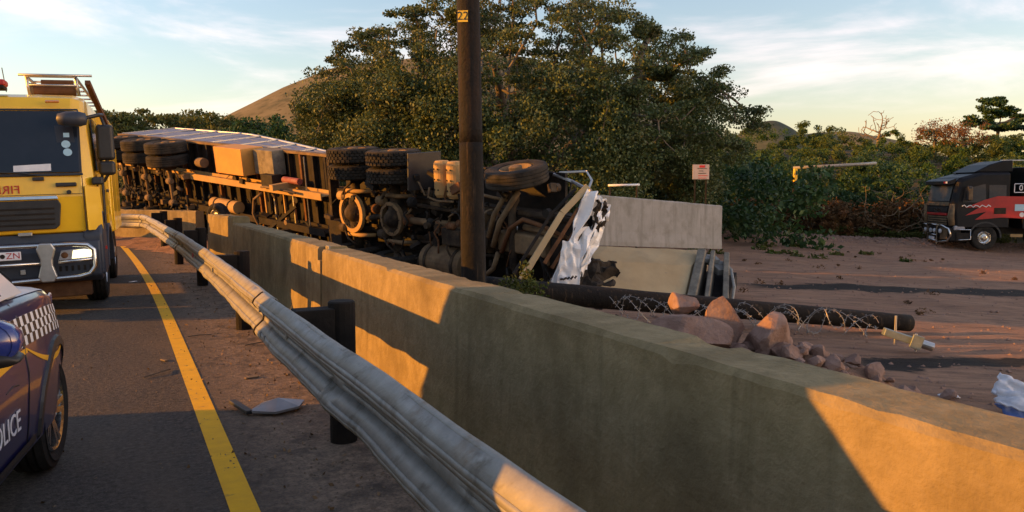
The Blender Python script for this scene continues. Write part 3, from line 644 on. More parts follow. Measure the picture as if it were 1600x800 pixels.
MB().cyl((-1.15, 0.55, 3.25), (-1.15, 0.95, 3.25), 0.045, n=10).build('rolled_hose', M['rust'], ft)
MB().bar((-1.25, 1.12, 3.28), (-2.4, 1.26, 2.75), 0.07, 0.07).build('gantry_strut', M['rust'], ft)
MB().box((-0.19, 0.76, 2.885), (0.05, 0.16, 0.03), (0, 0.5, 0)).build('marker_lamp', M['amber'], ft, bevel=0.01)
MB().box((-0.19, -0.76, 2.885), (0.05, 0.16, 0.03), (0, 0.5, 0)).build('marker_lamp', M['amber'], ft, bevel=0.01)
# kerb mirror in front of the screen
MB().lathe([(0.001, -0.17), (0.07, -0.15), (0.10, -0.05), (0.105, 0.08), (0.08, 0.17), (0.001, 0.19)], (0.06, 0.98, 2.63), 14, 'y', True).build('kerb_mirror', M['blue_plastic'], ft, smooth=True)
MB().tube([(0.04, 1.12, 2.64), (-0.12, 1.28, 2.70), (-0.35, 1.32, 2.72)], 0.025, 8).build('mirror_arm', M['black_plastic'], ft, smooth=True)
for s in (1, -1):
    MB().box((-0.42, s * 1.33, 2.34), (0.13, 0.22, 0.50)).build('wing_mirror', M['black_plastic'], ft, bevel=0.05, seg=3)
    MB().box((-0.40, s * 1.33, 1.98), (0.12, 0.21, 0.20)).build('wing_mirror', M['black_plastic'], ft, bevel=0.05, seg=3)
    MB().tube([(-0.45, s * 1.18, 2.70), (-0.44, s * 1.29, 2.72), (-0.42, s * 1.33, 2.60), (-0.42, s * 1.34, 1.90), (-0.45, s * 1.28, 1.80), (-0.5, s * 1.2, 1.80)], 0.022, 8).build('mirror_arm', M['black_plastic'], ft, smooth=True)
    MB().box((-0.10, s * 1.22, 1.80), (0.16, 0.14, 0.11)).build('mirror_foot', M['black_plastic'], ft, bevel=0.03)
    dr = MB().slab((-0.55, s * 1.222, 1.30), (-1.75, s * 1.222, 1.30), (-1.75, s * 1.20, 1.9), (-0.55, s * 1.20, 1.9), -0.012 * s).build('door', M['fire_yellow'], ft, bevel=0.01)
    MB().slab((-0.50, s * 1.205, 1.95), (-1.70, s * 1.205, 1.95), (-1.70, s * 1.15, 2.72), (-0.72, s * 1.15, 2.72), -0.012 * s).build('side_window', M['glass'], ft)
    MB().box((-1.62, s * 1.245, 1.66), (0.18, 0.03, 0.05)).build('handle', M['black_plastic'], dr, bevel=0.01)
    MB().slab((-1.85, s * 1.205, 1.95), (-2.75, s * 1.205, 1.95), (-2.75, s * 1.15, 2.72), (-1.85, s * 1.15, 2.72), -0.012 * s).build('side_window', M['glass'], ft)
    MB().tube([(-0.48, s * 1.25, 1.2), (-0.50, s * 1.26, 2.6)], 0.018, 6).build('grab_rail', M['black_plastic'], ft)
    for k in range(2):
        MB().box((-3.52 - k * 1.16, s * 1.24, 1.72), (1.06, 0.02, 1.5)).build('roller_shutter', M['fire_yellow'], ft, bevel=0.01)
    MB().box((-0.35, s * 1.24, 0.86), (0.05, 0.03, 0.05)).build('side_lamp', M['red_paint'], ft)
MB().box((-4.12, 0, 1.95), (2.4, 2.46, 2.0)).build('equipment_body', M['fire_yellow'], ft, bevel=0.04)
# ================================================================ POLICE SUV (local x forward, y left; front axle at x = 0)
PY = math.radians(90 + 18)
fwd = Vector((math.cos(PY), math.sin(PY), 0)); lft = Vector((-fwd.y, fwd.x, 0))
whl = Vector((-2.69, 4.60, 0))                       # outside of the front right tyre
pc_base = whl + lft * 0.90
pv = thing('police_suv', 'navy and white police car with chequered band, parked at the left edge', 'police car', pc_base, PY)
ST = [  # x, half width, sill z, mid z, hood or belt z, crown
    (0.88, 0.38, 0.42, 0.62, 0.80, 0.01), (0.82, 0.54, 0.34, 0.62, 0.88, 0.02), (0.68, 0.69, 0.27, 0.62, 0.97, 0.035), (0.50, 0.79, 0.25, 0.64, 1.02, 0.045), (0.25, 0.87, 0.24, 0.66, 1.05, 0.05),
    (0.0, 0.90, 0.24, 0.66, 1.075, 0.05), (-0.30, 0.91, 0.24, 0.66, 1.09, 0.05), (-0.62, 0.91, 0.24, 0.66, 1.10, 0.05), (-1.2, 0.915, 0.24, 0.66, 1.11, 0.03), (-2.0, 0.915, 0.24, 0.66, 1.13, 0.03),
    (-2.7, 0.91, 0.25, 0.68, 1.16, 0.03), (-3.2, 0.88, 0.30, 0.70, 1.17, 0.03), (-3.5, 0.80, 0.36, 0.72, 1.14, 0.02), (-3.6, 0.66, 0.45, 0.72, 1.05, 0.01)]
def section(st):
    x, w, zb, zm, zt, cr = st
    return [(0, zb), (w * 0.82, zb), (w * 0.965, zb + 0.05), (w * 0.985, (zb + zm) / 2), (w, zm), (w * 1.0, zm + 0.06), (w * 0.975, zm + (zt - zm) * 0.55), (w * 0.945, zt - 0.06), (w * 0.90, zt - 0.018), (w * 0.82, zt + 0.0), (w * 0.45, zt + cr * 0.75), (0, zt + cr)]
def st_at(x):
    for a, b in zip(ST[:-1], ST[1:]):
        if a[0] >= x >= b[0]:
            t = (a[0] - x) / (a[0] - b[0]); return tuple(p + (q - p) * t for p, q in zip(a, b))
    return ST[-1]
def flank(x, z):
    sc = section(st_at(x))
    for (y0, z0), (y1, z1) in zip(sc[1:-1], sc[2:]):
        if z0 <= z <= z1 and z1 > z0: return y0 + (y1 - y0) * (z - z0) / (z1 - z0)
    return sc[-4][0]
xs = [0.88, 0.85, 0.82, 0.76, 0.68, 0.60, 0.50, 0.38, 0.25, 0.12, 0.0, -0.15, -0.30, -0.45, -0.62, -0.9, -1.2, -1.6, -2.0, -2.35, -2.7, -2.95, -3.2, -3.35, -3.5, -3.6]
rings = []
for x in xs:
    sc = section(st_at(x)); rings.append([(x, -y, z) for y, z in sc] + [(x, y, z) for y, z in sc[-2:0:-1]])
body = MB().loft(rings).build('body', M['navy_paint'], pv, smooth=True)
cut(body, MB().cyl((0, -1.2, 0.345), (0, -0.55, 0.345), 0.405, n=40).cyl((0, 1.2, 0.345), (0, 0.55, 0.345), 0.405, n=40).cyl((-2.65, -1.2, 0.345), (-2.65, -0.55, 0.345), 0.405, n=40).cyl((-2.65, 1.2, 0.345), (-2.65, 0.55, 0.345), 0.405, n=40))
body.data.materials.clear(); body.data.materials.append(M['navy_paint'])
md = body.modifiers.new('s', 'EDGE_SPLIT'); md.split_angle = math.radians(50)
def patch(name, m, x0, x1, zf0, zf1, nx, nz, proud, side=-1, keep=None, parent=None):
    mb = MB(); n1 = nz + 1
    vs = []
    for i in range(nx + 1):
        x = x0 + (x1 - x0) * i / nx
        for j in range(n1):
            a, b = zf0(x), zf1(x); z = a + (b - a) * j / nz; vs.append((x, side * (flank(x, z) + proud), z))
    fs = [(i * n1 + j, i * n1 + j + 1, (i + 1) * n1 + j + 1, (i + 1) * n1 + j) for i in range(nx) for j in range(nz) if keep is None or keep(i, j)]
    return mb.add(vs, fs).build(name, m, parent or pv)
# bonnet panel and front corner in white
vs = []; nx, ny = 16, 12
for i in range(nx + 1):
    x = 0.80 - (0.80 + 0.60) * i / nx; sc = section(st_at(x))
    tot = [(y, z) for y, z in sc[8:]]
    for j in range(ny + 1):
        t = -1 + 2 * j / ny; s_ = 1 if t >= 0 else -1; k = (1 - abs(t)) * (len(tot) - 1); a = int(min(len(tot) - 2, k)); f_ = k - a
        y = tot[a][0] + (tot[a + 1][0] - tot[a][0]) * f_; z = tot[a][1] + (tot[a + 1][1] - tot[a][1]) * f_
        vs.append((x, s_ * y, z + 0.006))
MB().add(vs, [(i * (ny + 1) + j, i * (ny + 1) + j + 1, (i + 1) * (ny + 1) + j + 1, (i + 1) * (ny + 1) + j) for i in range(nx) for j in range(ny)]).build('bonnet', M['white_paint'], pv, smooth=True)
lo = lambda x: 0.80 + 0.05 * sstep(0.8, -0.5, x); hi = lambda x: st_at(x)[4] - 0.10 - 0.02 * sstep(0.3, 0.8, x)
for sd in (-1, 1):
    bz0 = lambda x: hi(x) - 0.15
    bd = patch('chequered_band', M['white_film'], 0.70, -3.3, bz0, hi, 78, 3, 0.003, sd)
    patch('checks', M['black_film'], 0.70, -3.3, bz0, hi, 78, 3, 0.0045, sd, lambda i, j: (i + j) % 2 == 0, bd)
    patch('gold_stripe', M['gold_film'], -0.62, -3.3, lambda x: bz0(x) - 0.030 - 0.05 * sstep(-0.3, -1.6, x), lambda x: bz0(x) - 0.012, 40, 3, 0.003, sd)
    patch('gold_swoosh', M['gold_film'], 0.42, -0.62, lambda x: bz0(x) - 0.025 - 0.135 * math.sin(math.pi * (0.42 - x) / 1.04), lambda x: bz0(x) - 0.015 - 0.11 * math.sin(math.pi * (0.42 - x) / 1.04), 20, 2, 0.003, sd)
    patch('sill_trim', M['black_plastic'], -0.52, -2.2, lambda x: 0.245, lambda x: 0.36, 24, 3, 0.012, sd)
    # wheel arch trim
    rg = []
    for k in range(19):
        a = math.pi * (-0.08 + 1.16 * k / 18)
        for_x = 0.0
        rg.append([(rr * math.cos(a), sd * (flank(max(-3.5, min(0.9, rr * math.cos(a))), max(0.27, 0.345 + rr * math.sin(a))) + yy), 0.345 + rr * math.sin(a)) for rr, yy in ((0.392, -0.10), (0.392, 0.014), (0.440, 0.014), (0.450, 0.0), (0.450, -0.02))])
    MB().loft(rg).build('arch_trim', M['black_plastic'], pv, smooth=False)
    rg = [[(x - 2.65, y, z) for x, y, z in r] for r in rg]
    MB().loft(rg).build('arch_trim', M['black_plastic'], pv)
    MB().box((0, sd * 0.60, 0.42), (0.84, 0.10, 0.62)).build('wheel_well', M['black_plastic'], pv)
    wheel(pv, (0, sd * 0.775, 0.335), 0.335, 0.22, 0.235, sd, M['chrome'], 'car')
    wheel(pv, (-2.65, sd * 0.79, 0.335), 0.335, 0.22, 0.235, sd, M['chrome'], 'car')
    # head lamp at the corner
    patch('headlamp', M['lamp_glass'], 0.80, 0.46, lambda x: st_at(x)[4] - 0.145 + 0.05 * sstep(0.7, 0.46, x), lambda x: st_at(x)[4] - 0.03, 10, 4, 0.004, sd)
    # mirror
    rg = []
    for k, (t, ry, rz_, dy) in enumerate(((0.0, 0.02, 0.02, 0), (0.03, 0.10, 0.07, 0.0), (0.10, 0.125, 0.092, 0.01), (0.17, 0.12, 0.095, 0.02), (0.215, 0.115, 0.09, 0.02))):
        rg.append([(-1.24 - t, sd * (0.945 + dy + ry * 0.92 * math.cos(2 * math.pi * q / 16)), 1.005 + rz_ * math.sin(2 * math.pi * q / 16)) for q in range(16)])
    mi = MB().loft(rg).build('mirror', M['blue_paint'], pv, smooth=True)
    MB().loft([[(x - 0.004, y + sd * 0.002, 0.918 + (z - 1.005) * 0.32 + 0.012) for x, y, z in r] for r in rg]).build('mirror_base', M['black_plastic'], mi, smooth=True)
    MB().lathe([(0.001, 0.006), (0.085, 0.004), (0.088, 0.0)], (-1.458, sd * 0.965, 1.005), 18, 'x', False).build('mirror_glass', M['glass'], mi)
    MB().bar((-1.34, sd * 0.84, 1.02), (-1.34, sd * 0.95, 0.99), 0.10, 0.04).build('mirror_stalk', M['black_plastic'], mi)
    # door seams and handles
    for xd in (-0.66, -1.66):
        MB().tube([(xd, sd * (flank(xd, z) + 0.0015), z) for z in (0.30, 0.45, 0.6, 0.72, 0.85, 1.0, 1.07)], 0.004, 5).build('door_seam', M['black_film'], pv)
    for xd in (-1.5, -2.45): MB().box((xd, sd * (flank(xd, 0.93) + 0.02), 0.93), (0.2, 0.03, 0.035)).build('door_handle', M['black_plastic'], pv, bevel=0.01)
# greenhouse
gh = [(-0.42, 1.10), (-1.30, 1.60), (-1.55, 1.645), (-2.0, 1.665), (-2.50, 1.62), (-3.05, 1.16)]
rings = []
for y, ins in ((-0.84, 0), (-0.70, 1), (-0.62, 1.2), (0.62, 1.2), (0.70, 1), (0.84, 0)):
    rings.append([(x, y if z > 1.2 and ins or not ins else y * 1.0, (z if ins else min(z, 1.12)) + (0.02 if ins > 1 and z > 1.5 else 0)) for x, z in gh])
MB().loft(rings).build('roof', M['white_paint'], pv, bevel=0.02)
MB().slab((-0.46, -0.80, 1.125), (-0.46, 0.80, 1.125), (-1.26, 0.64, 1.575), (-1.26, -0.64, 1.575), 0.05).build('windscreen', M['glass'], pv)
for sd in (-1, 1):
    MB().slab((-0.80, sd * 0.845, 1.13), (-1.66, sd * 0.845, 1.13), (-1.66, sd * 0.725, 1.57), (-1.38, sd * 0.725, 1.56), -0.02 * sd).build('side_window', M['glass'], pv)
    MB().slab((-1.72, sd * 0.845, 1.13), (-2.75, sd * 0.845, 1.15), (-2.45, sd * 0.725, 1.56), (-1.72, sd * 0.725, 1.57), -0.02 * sd).build('side_window', M['glass'], pv)
MB().box((-1.9, 0, 1.72), (0.28, 1.05, 0.07)).build('light_bar', M['blue_paint'], pv, bevel=0.02)
# lettering on the right-hand doors
yl = -(flank(-1.2, 0.55) + 0.004)
text('METRO POLICE', 0.15, M['white_film'], pv, frame((-1.36, yl, 0.52), (1, 0, 0), (0, 0, 1)), 'lettering', 0.0015)
text('METRO POLICE', 0.15, M['white_film'], pv, frame((-1.22, -yl, 0.60), (-1, 0, 0), (0, 0, 1)), 'lettering', 0.0015)
bdg = MB().cyl((-1.0, -(flank(-1.0, 0.9) + 0.001), 0.905), (-1.0, -(flank(-1.0, 0.9) + 0.008), 0.905), 0.10, n=24).build('door_badge', M['blue_paint'], pv)
MB().lathe([(0.098, -0.0075), (0.098, -0.0095), (0.084, -0.0095), (0.084, -0.0075)], (-1.0, -flank(-1.0, 0.9), 0.905), 24, 'y', False).build('badge_ring', M['sticker_blue'], bdg)
MB().tube([(-1.06, yl - 0.001, 0.70), (-0.95, yl - 0.001, 0.71), (-0.85, yl - 0.001, 0.695)], 0.004, 5).build('scratch', M['black_film'], pv)
# crest on the front wing: small blue and silver shield
for dx, dz, rr, m_ in ((0.36, 0.965, 0.040, 'white_film'), (0.36, 0.965, 0.030, 'blue_paint'), (0.37, 0.968, 0.014, 'white_film')):
    k = {0.040: 0.006, 0.030: 0.009, 0.014: 0.011}[rr]
    MB().cyl((dx, -(flank(dx, dz) + 0.0), dz), (dx, -(flank(dx, dz) + k), dz), rr, n=16).build('wing_crest', M[m_], pv)

# ================================================================ MINIBUS, unseen, added left of the frame to cast the shadow on the barrier
mbus = thing('unseen_minibus', 'white minibus parked left of the police car', 'unseen_minibus', (-6.4, 2.85, 0), math.radians(90))
bs = [(2.05, 0.45), (2.1, 0.9), (2.0, 1.25), (1.5, 2.2), (1.3, 2.46), (-0.90, 2.50), (-1.12, 2.38), (-1.50, 1.4), (-1.55, 0.45)]
rings = []
for y in (-0.92, -0.86, 0.86, 0.92):
    rings.append([(x, y * (1 - 0.10 * sstep(1.1, 2.3, z)), z - (0.04 if abs(y) > 0.9 and z > 2 else 0)) for x, z in bs])
vb = MB().loft(rings).build('body', M['white_paint'], mbus, bevel=0.03)
MB().slab((2.01, -0.80, 1.30), (2.01, 0.80, 1.30), (1.57, 0.74, 2.1), (1.57, -0.74, 2.1), 0.012).build('windscreen', M['glass'], mbus)
for s in (-1, 1):
    for a, b in ((1.45, 0.65), (0.55, -0.35), (-0.45, -0.95)):
        MB().slab((a, s * 0.912, 1.25), (b, s * 0.912, 1.25), (b, s * 0.852, 1.95), (a - (0.1 if a > 1 else 0), s * 0.852, 1.95), -0.012 * s).build('side_window', M['glass'], mbus)
    for x in (1.35, -0.85): wheel(mbus, (x, s * 0.80, 0.33), 0.33, 0.2, 0.2, s, M['alu'], 'car')
    MB().box((2.05, s * 0.70, 0.88), (0.12, 0.3, 0.18)).build('headlamp', M['lamp_glass'], mbus, bevel=0.03)
MB().box((2.08, 0, 0.55), (0.16, 1.8, 0.26)).build('bumper', M['black_plastic'], mbus, bevel=0.05)
MB().box((0.6, 0, 2.55), (0.3, 1.2, 0.12)).build('beacon_bar', M['red_paint'], mbus, bevel=0.03)
# ================================================================ OVERTURNED TRUCK: tractor and trailer lie on their left sides, undersides to the camera
def lying(F, roll_up):
    """axes of a vehicle on its left side: local x = F, local z (roof) away from the camera and raised by roll_up radians."""
    ex = Vector(F).normalized(); up = Vector((0, 0, 1)); h = up.cross(ex).normalized()      # horizontal, square to F
    if h.y < 0: h = -h
    v = h.cross(ex);  v = v if v.z > 0 else -v
    ez = (h * math.cos(roll_up) + v * math.sin(roll_up)).normalized(); ey = ez.cross(ex)
    return Matrix((ex, ey, ez)).transposed()
def anchored(R3, local, world):
    m = R3.to_4x4(); m.translation = Vector(world) - R3 @ Vector(local); return m

M['shade_grime'] = mat('black underbody grime', (0.010, 0.008, 0.007), (0.028, 0.020, 0.014), 0.8, scale=3, bump=0.4, bscale=20, spec=0.25)  # near-black base carries the shade of the trailer underside as well as grime
M['sunlit_orange'] = mat('dusted sunlit panel', (0.52, 0.25, 0.05), (0.44, 0.21, 0.045), 0.75, scale=3, bump=0.1, bscale=20, dirt=(0.26, 0.13, 0.04), dscale=4, dlo=0.6, dhi=0.8)  # the orange of the low sun is put into this base colour
M['faded_red'] = mat('faded dusty red', (0.19, 0.022, 0.022), (0.26, 0.10, 0.09), 0.7, scale=5)
# ---------------- trailer (axle nearest the tractor at x = 0, then -1.5, -3.0)
Rt = lying((0.75, -0.66, -0.088), math.radians(9)); mt = anchored(Rt, (0, -1.0, 0.55), (-9.45, 21.75, 2.60))
tr = thing('semi_trailer', 'overturned trailer on its side, wheels in the air and underside showing', 'trailer', mat=mt)
FX = 6.7; RX = -4.6
# floor seen from below, with its cross members
MB().box(((FX + RX) / 2, 0, 1.30), (FX - RX, 2.56, 0.05)).build('floor', M['shade_grime'], tr)
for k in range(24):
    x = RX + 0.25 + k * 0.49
    if x < FX: MB().box((x, 0, 1.215), (0.07, 2.5, 0.11)).build('cross_member', M['shade_grime'] if k % 4 else M['rust'], tr)
for s in (-1, 1):
    y = s * 0.42
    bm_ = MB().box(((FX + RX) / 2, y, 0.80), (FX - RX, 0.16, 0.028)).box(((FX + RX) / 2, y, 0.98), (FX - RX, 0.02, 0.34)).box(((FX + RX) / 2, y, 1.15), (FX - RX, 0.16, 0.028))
    bm_.build('main_beam', M['ochre_metal'] if s < 0 else M['shade_grime'], tr)  # upper beam coloured as sunlit, lower one as shaded
    MB().box(((FX + RX) / 2, s * 1.28, 1.26), (FX - RX, 0.06, 0.16)).build('side_rail', M['dusty_metal'], tr)
# side wall that now faces the sky: separate panels, taller at the back
xs = [RX + i * (FX - RX) / 16 for i in range(17)]
def dep(x): return 1.34 + (1.72 if x < 0 else 1.72 - 1.55 * min(1, x / 6.3) ** 1.1)
for a, b in zip(xs[:-1], xs[1:]):
    b2 = b - 0.025; mid = 0.0
    nz = 3
    for k in range(nz):
        za0 = 1.345 + (dep(a) - 1.345) * k / nz; za1 = 1.345 + (dep(a) - 1.345) * (k + 1) / nz - 0.02
        zb0 = 1.345 + (dep(b2) - 1.345) * k / nz; zb1 = 1.345 + (dep(b2) - 1.345) * (k + 1) / nz - 0.02
        MB().slab((a, -1.285, za0), (b2, -1.285, zb0), (b2, -1.285 + 0.02 * rnd.uniform(-1, 1), zb1), (a, -1.285 + 0.02 * rnd.uniform(-1, 1), za1), -0.03).build('side_panel', M['trailer_blue'], tr)
for x in xs[::2]: MB().bar((x - 0.012, -1.30, 1.33), (x - 0.012, -1.30, dep(x)), 0.05, 0.03, (0, 1, 0)).build('panel_post', M['alu'], tr)
MB().tube([(x, -1.29, dep(x)) for x in xs], 0.03, 6).build('top_rail', M['alu'], tr)
MB().box((RX, 0, 2.0), (0.06, 2.5, 1.5)).build('rear_panel', M['shade_grime'], tr)
# three axles with dual wheels, springs, brake chambers
for k in range(3):
    x = -1.5 * k; sc = 1.06
    for yy in (-1.20, -0.85): wheel(tr, (x, yy, 0.55), 0.55, 0.31, 0.28, -1)
    for yy in (1.20, 0.85): wheel(tr, (x, yy, 0.55), 0.55, 0.31, 0.28, 1)
    MB().cyl((x, -0.75, 0.55), (x, 0.75, 0.55), 0.06, n=14).build('axle', M['dusty_metal'], tr, smooth=True)
    for s in (-1, 1):
        MB().lathe([(0.20, -0.06), (0.20, 0.06)], (x, s * 0.66, 0.55), 20, 'y').build('brake_drum', M['chassis'], tr)
        for j in range(4): MB().box((x, s * 0.42, 0.64 + j * 0.022), (1.1 - j * 0.2, 0.09, 0.018)).build('leaf_spring', M['chassis'], tr)
        MB().box((x + 0.62, s * 0.42, 0.72), (0.14, 0.14, 0.26)).build('spring_hanger', M['dusty_metal'], tr, bevel=0.01)
        MB().lathe([(0.05, -0.12), (0.09, -0.10), (0.09, 0.06), (0.06, 0.10)], (x + 0.24, s * 0.30, 0.42), 14, 'x').build('brake_chamber', M['dusty_metal'], tr)
        MB().tube([(x + 0.24, s * 0.30, 0.40), (x + 0.05, s * 0.40, 0.36), (x, s * 0.62, 0.42)], 0.018, 6).build('slack_adjuster', M['chassis'], tr)
    MB().tube([(x + 0.3, -0.3, 0.5), (x + 0.5, -0.05, 0.62), (x + 0.3, 0.3, 0.5)], 0.014, 6).build('brake_hose', M['black_rubber'], tr)
# tool box coloured as sunlit, locker darkened as unlit, extinguisher, hoses, landing gear, air tank
MB().box((3.18, -1.02, 0.90), (1.32, 0.66, 0.62)).build('tool_box', M['sunlit_orange'], tr, bevel=0.015)
MB().box((4.32, -1.02, 1.05), (0.85, 0.60, 0.34)).build('locker', M['concrete_dark'], tr, bevel=0.015)
MB().box((4.62, -0.62, 0.86), (0.5, 0.30, 0.26)).build('battery_box', M['chassis_dark'], tr, bevel=0.01)
MB().cyl((5.05, -0.66, 0.94), (5.70, -0.66, 0.94), 0.075, n=14).build('extinguisher', M['faded_red'], tr)
MB().cyl((0.95, -0.80, 0.95), (1.25, -0.80, 0.95), 0.13, n=14).build('control_valve', M['dusty_metal'], tr)
for k, x in enumerate((3.9, 4.32, 4.75, 5.15)):
    MB().bar((x, -0.36, 1.08), (x, 0.95, 1.08), 0.045, 0.05).build('cross_bar', M['alu'] if k % 2 else M['ochre_metal'], tr)
MB().tube([(4.35, -0.30, 0.72), (4.0, -0.12, 0.70), (3.85, 0.25, 0.72), (3.95, 0.65, 0.80), (4.2, 0.85, 0.9)], 0.035, 8).build('air_hose', M['dusty_metal'], tr, smooth=True)
MB().tube([(4.4, -0.46, 0.70), (4.7, -0.50, 0.64), (5.9, -0.46, 0.66)], 0.03, 8).build('air_pipe', M['dusty_metal'], tr, smooth=True)
MB().cyl((1.75, 0.22, 0.82), (3.0, 0.22, 0.82), 0.165, n=18).build('air_tank', M['ochre_metal'], tr, smooth=False)
for x in (2.0, 2.7): MB().lathe([(0.17, -0.03), (0.18, -0.02), (0.18, 0.02), (0.17, 0.03)], (x, 0.22, 0.82), 18, 'x').build('tank_strap', M['chassis'], tr)
MB().bar((5.2, 0.0, 1.1), (4.2, 0.85, 0.5), 0.07, 0.07).build('landing_leg_brace', M['chassis_dark'], tr)
MB().bar((5.25, 0.55, 1.2), (5.25, 0.55, 0.15), 0.14, 0.14).build('landing_leg', M['chassis'], tr)
MB().bar((5.25, -0.55, 1.2), (5.25, -0.55, 0.45), 0.14, 0.14).build('landing_leg', M['ochre_metal'], tr)
MB().tube([(5.95, -1.25, 0.95), (5.90, 1.15, 0.95)], 0.016, 6).build('edge_tube', M['alu'], tr)

# ---------------- tractor (front axle at x = 0, drive axles at -3.3 and -4.65)
Rk = lying((0.72, -0.69, -0.068), math.radians(6)); mk = anchored(Rk, (0, -1.02, 0.52), (0.06, 13.25, 1.87))
tk = thing('truck_tractor', 'wrecked white truck tractor on its side showing axles, tanks and dusty chassis', 'truck', mat=mk)
inv = mk.inverted()
def W(*a): return inv @ Vector(a)
for s in (-1, 1):
    mb = MB().box((-2.4, s * 0.40, 0.86), (7.0, 0.02, 0.28)).box((-2.4, s * 0.37, 0.73), (7.0, 0.09, 0.02)).box((-2.4, s * 0.37, 0.99), (7.0, 0.09, 0.02))
    mb.build('frame_rail', M['chassis'], tk)
for x in (-5.0, -3.95, -2.6, -1.6, -0.6, 0.7): MB().box((x, 0, 0.86), (0.10, 0.78, 0.2)).build('frame_cross_member', M['chassis_dark'], tk)
MB().box((-2.6, 0, 1.12), (6.4, 2.1, 0.06)).build('deck_plate', M['chassis_dark'], tk)
MB().box((-5.75, 0, 0.72), (0.10, 2.1, 0.22)).build('rear_bumper_beam', M['chassis'], tk, bevel=0.01)
MB().box((-5.45, 0.55, 0.62), (0.5, 0.6, 0.30)).build('battery_tray', M['shade_grime'], tk, bevel=0.02)
MB().box((-5.35, -0.98, 0.78), (0.05, 0.66, 0.5), (0, -0.1, 0)).build('mud_flap', M['black_plastic'], tk)
MB().lathe([(0.05, -0.05), (0.42, -0.05), (0.45, 0.0), (0.42, 0.05), (0.05, 0.05)], (-4.1, 0, 1.10), 22, 'z').build('fifth_wheel', M['chassis'], tk)
for i, x in enumerate((-3.3, -4.65)):
    for yy in (-1.20, -0.86): wheel(tk, (x, yy, 0.53), 0.53, 0.30, 0.28, -1, block=True)
    for yy in (1.20, 0.86): wheel(tk, (x, yy, 0.53), 0.53, 0.30, 0.28, 1, block=True)
    MB().tube([(x, -0.80, 0.53), (x, -0.42, 0.53), (x, -0.25, 0.53), (x, 0.25, 0.53), (x, 0.42, 0.53), (x, 0.80, 0.53)], [0.10, 0.10, 0.16, 0.16, 0.10, 0.10], 14).build('drive_axle', M['chassis'], tk, smooth=True)
    m_ = M['ochre_metal'] if i else M['dusty_metal']  # rear drive axle tinted as if lit orange by the sun
    kk = 1.22 if i else 1.0
    df = MB().lathe([(0.27 * kk, -0.06), (0.34 * kk, -0.05), (0.34 * kk, 0.03), (0.27 * kk, 0.05), (0.27 * kk, -0.06)], (x, 0, 0.42), 26, 'z', False).build('differential_ring', m_, tk)
    MB().lathe([(0.001, -0.24), (0.10, -0.22), (0.19, -0.12), (0.25, 0.02), (0.27, 0.14)], (x, 0, 0.50), 20, 'z', False).build('differential_cover', M['chassis'], df, smooth=True)
    for k in range(10):
        a = 2 * math.pi * k / 10; MB().cyl((x + 0.28 * math.cos(a), 0.28 * math.sin(a), 0.385), (x + 0.28 * math.cos(a), 0.28 * math.sin(a), 0.36), 0.018, n=6).build('bolt', M['chassis'], df)
    for s in (-1, 1):
        MB().tube([(x + 0.45, s * 0.46, 0.66), (x + 0.2, s * 0.46, 0.44), (x - 0.15, s * 0.46, 0.42), (x - 0.45, s * 0.46, 0.62)], 0.045, 8).build('spring', m_, tk, smooth=True)
        MB().lathe([(0.05, -0.13), (0.10, -0.10), (0.10, 0.06), (0.06, 0.11)], (x - 0.28, s * 0.34, 0.40), 14, 'x').build('brake_chamber', m_ if s < 0 else M['chassis'], tk)
        MB().tube([(x - 0.25, s * 0.34, 0.36), (x - 0.05, s * 0.52, 0.30), (x + 0.15, s * 0.66, 0.36)], 0.022, 6).build('brake_linkage', M['chassis'], tk, smooth=True)
MB().tube([(-4.3, 0.1, 0.48), (-3.65, -0.02, 0.50)], 0.06, 10).build('propeller_shaft', M['chassis'], tk, smooth=True)
MB().tube([(-3.0, 0, 0.50), (-1.45, 0, 0.66)], 0.07, 12).build('propeller_shaft', M['dusty_metal'], tk, smooth=True)
for x, z in ((-2.9, 0.51), (-1.55, 0.65)): MB().lathe([(0.07, -0.08), (0.12, -0.05), (0.12, 0.05), (0.07, 0.08)], (x, 0, z), 14, 'x').build('flange', M['rust'], tk)
# gearbox and engine
MB().loft([[(x, r * math.cos(a) * 1.0, 0.74 + r * 0.9 * math.sin(a)) for a in [2 * math.pi * k / 12 for k in range(12)]] for x, r in ((-1.45, 0.15), (-1.3, 0.22), (-0.9, 0.24), (-0.65, 0.30), (-0.55, 0.38), (-0.45, 0.38))]).build('gearbox', M['chassis'], tk)
MB().lathe([(0.30, -0.04), (0.40, -0.03), (0.40, 0.03), (0.30, 0.04)], (-0.78, 0.02, 0.70), 22, 'x').build('bell_housing', M['dusty_metal'], tk)
MB().lathe([(0.24, -0.05), (0.31, -0.03), (0.31, 0.03), (0.24, 0.05)], (-1.12, 0.05, 0.66), 20, 'x').build('clutch_ring', M['rust'], tk)
MB().box((0.20, 0.10, 0.56), (1.15, 0.36, 0.34), (0, 0.04, 0)).build('oil_sump', M['dusty_metal'], tk, bevel=0.05)
MB().box((0.15, 0.05, 0.95), (1.4, 0.74, 0.6)).build('engine_block', M['chassis_dark'], tk, bevel=0.04)
mb = MB(); mb.lathe([(0.001, -0.03), (0.05, -0.02), (0.06, 0.0), (0.06, 0.08)], (-0.05, -0.14, 0.46), 14, 'z', False); mb.build('oil_filter', M['white_paint'], tk, smooth=True)
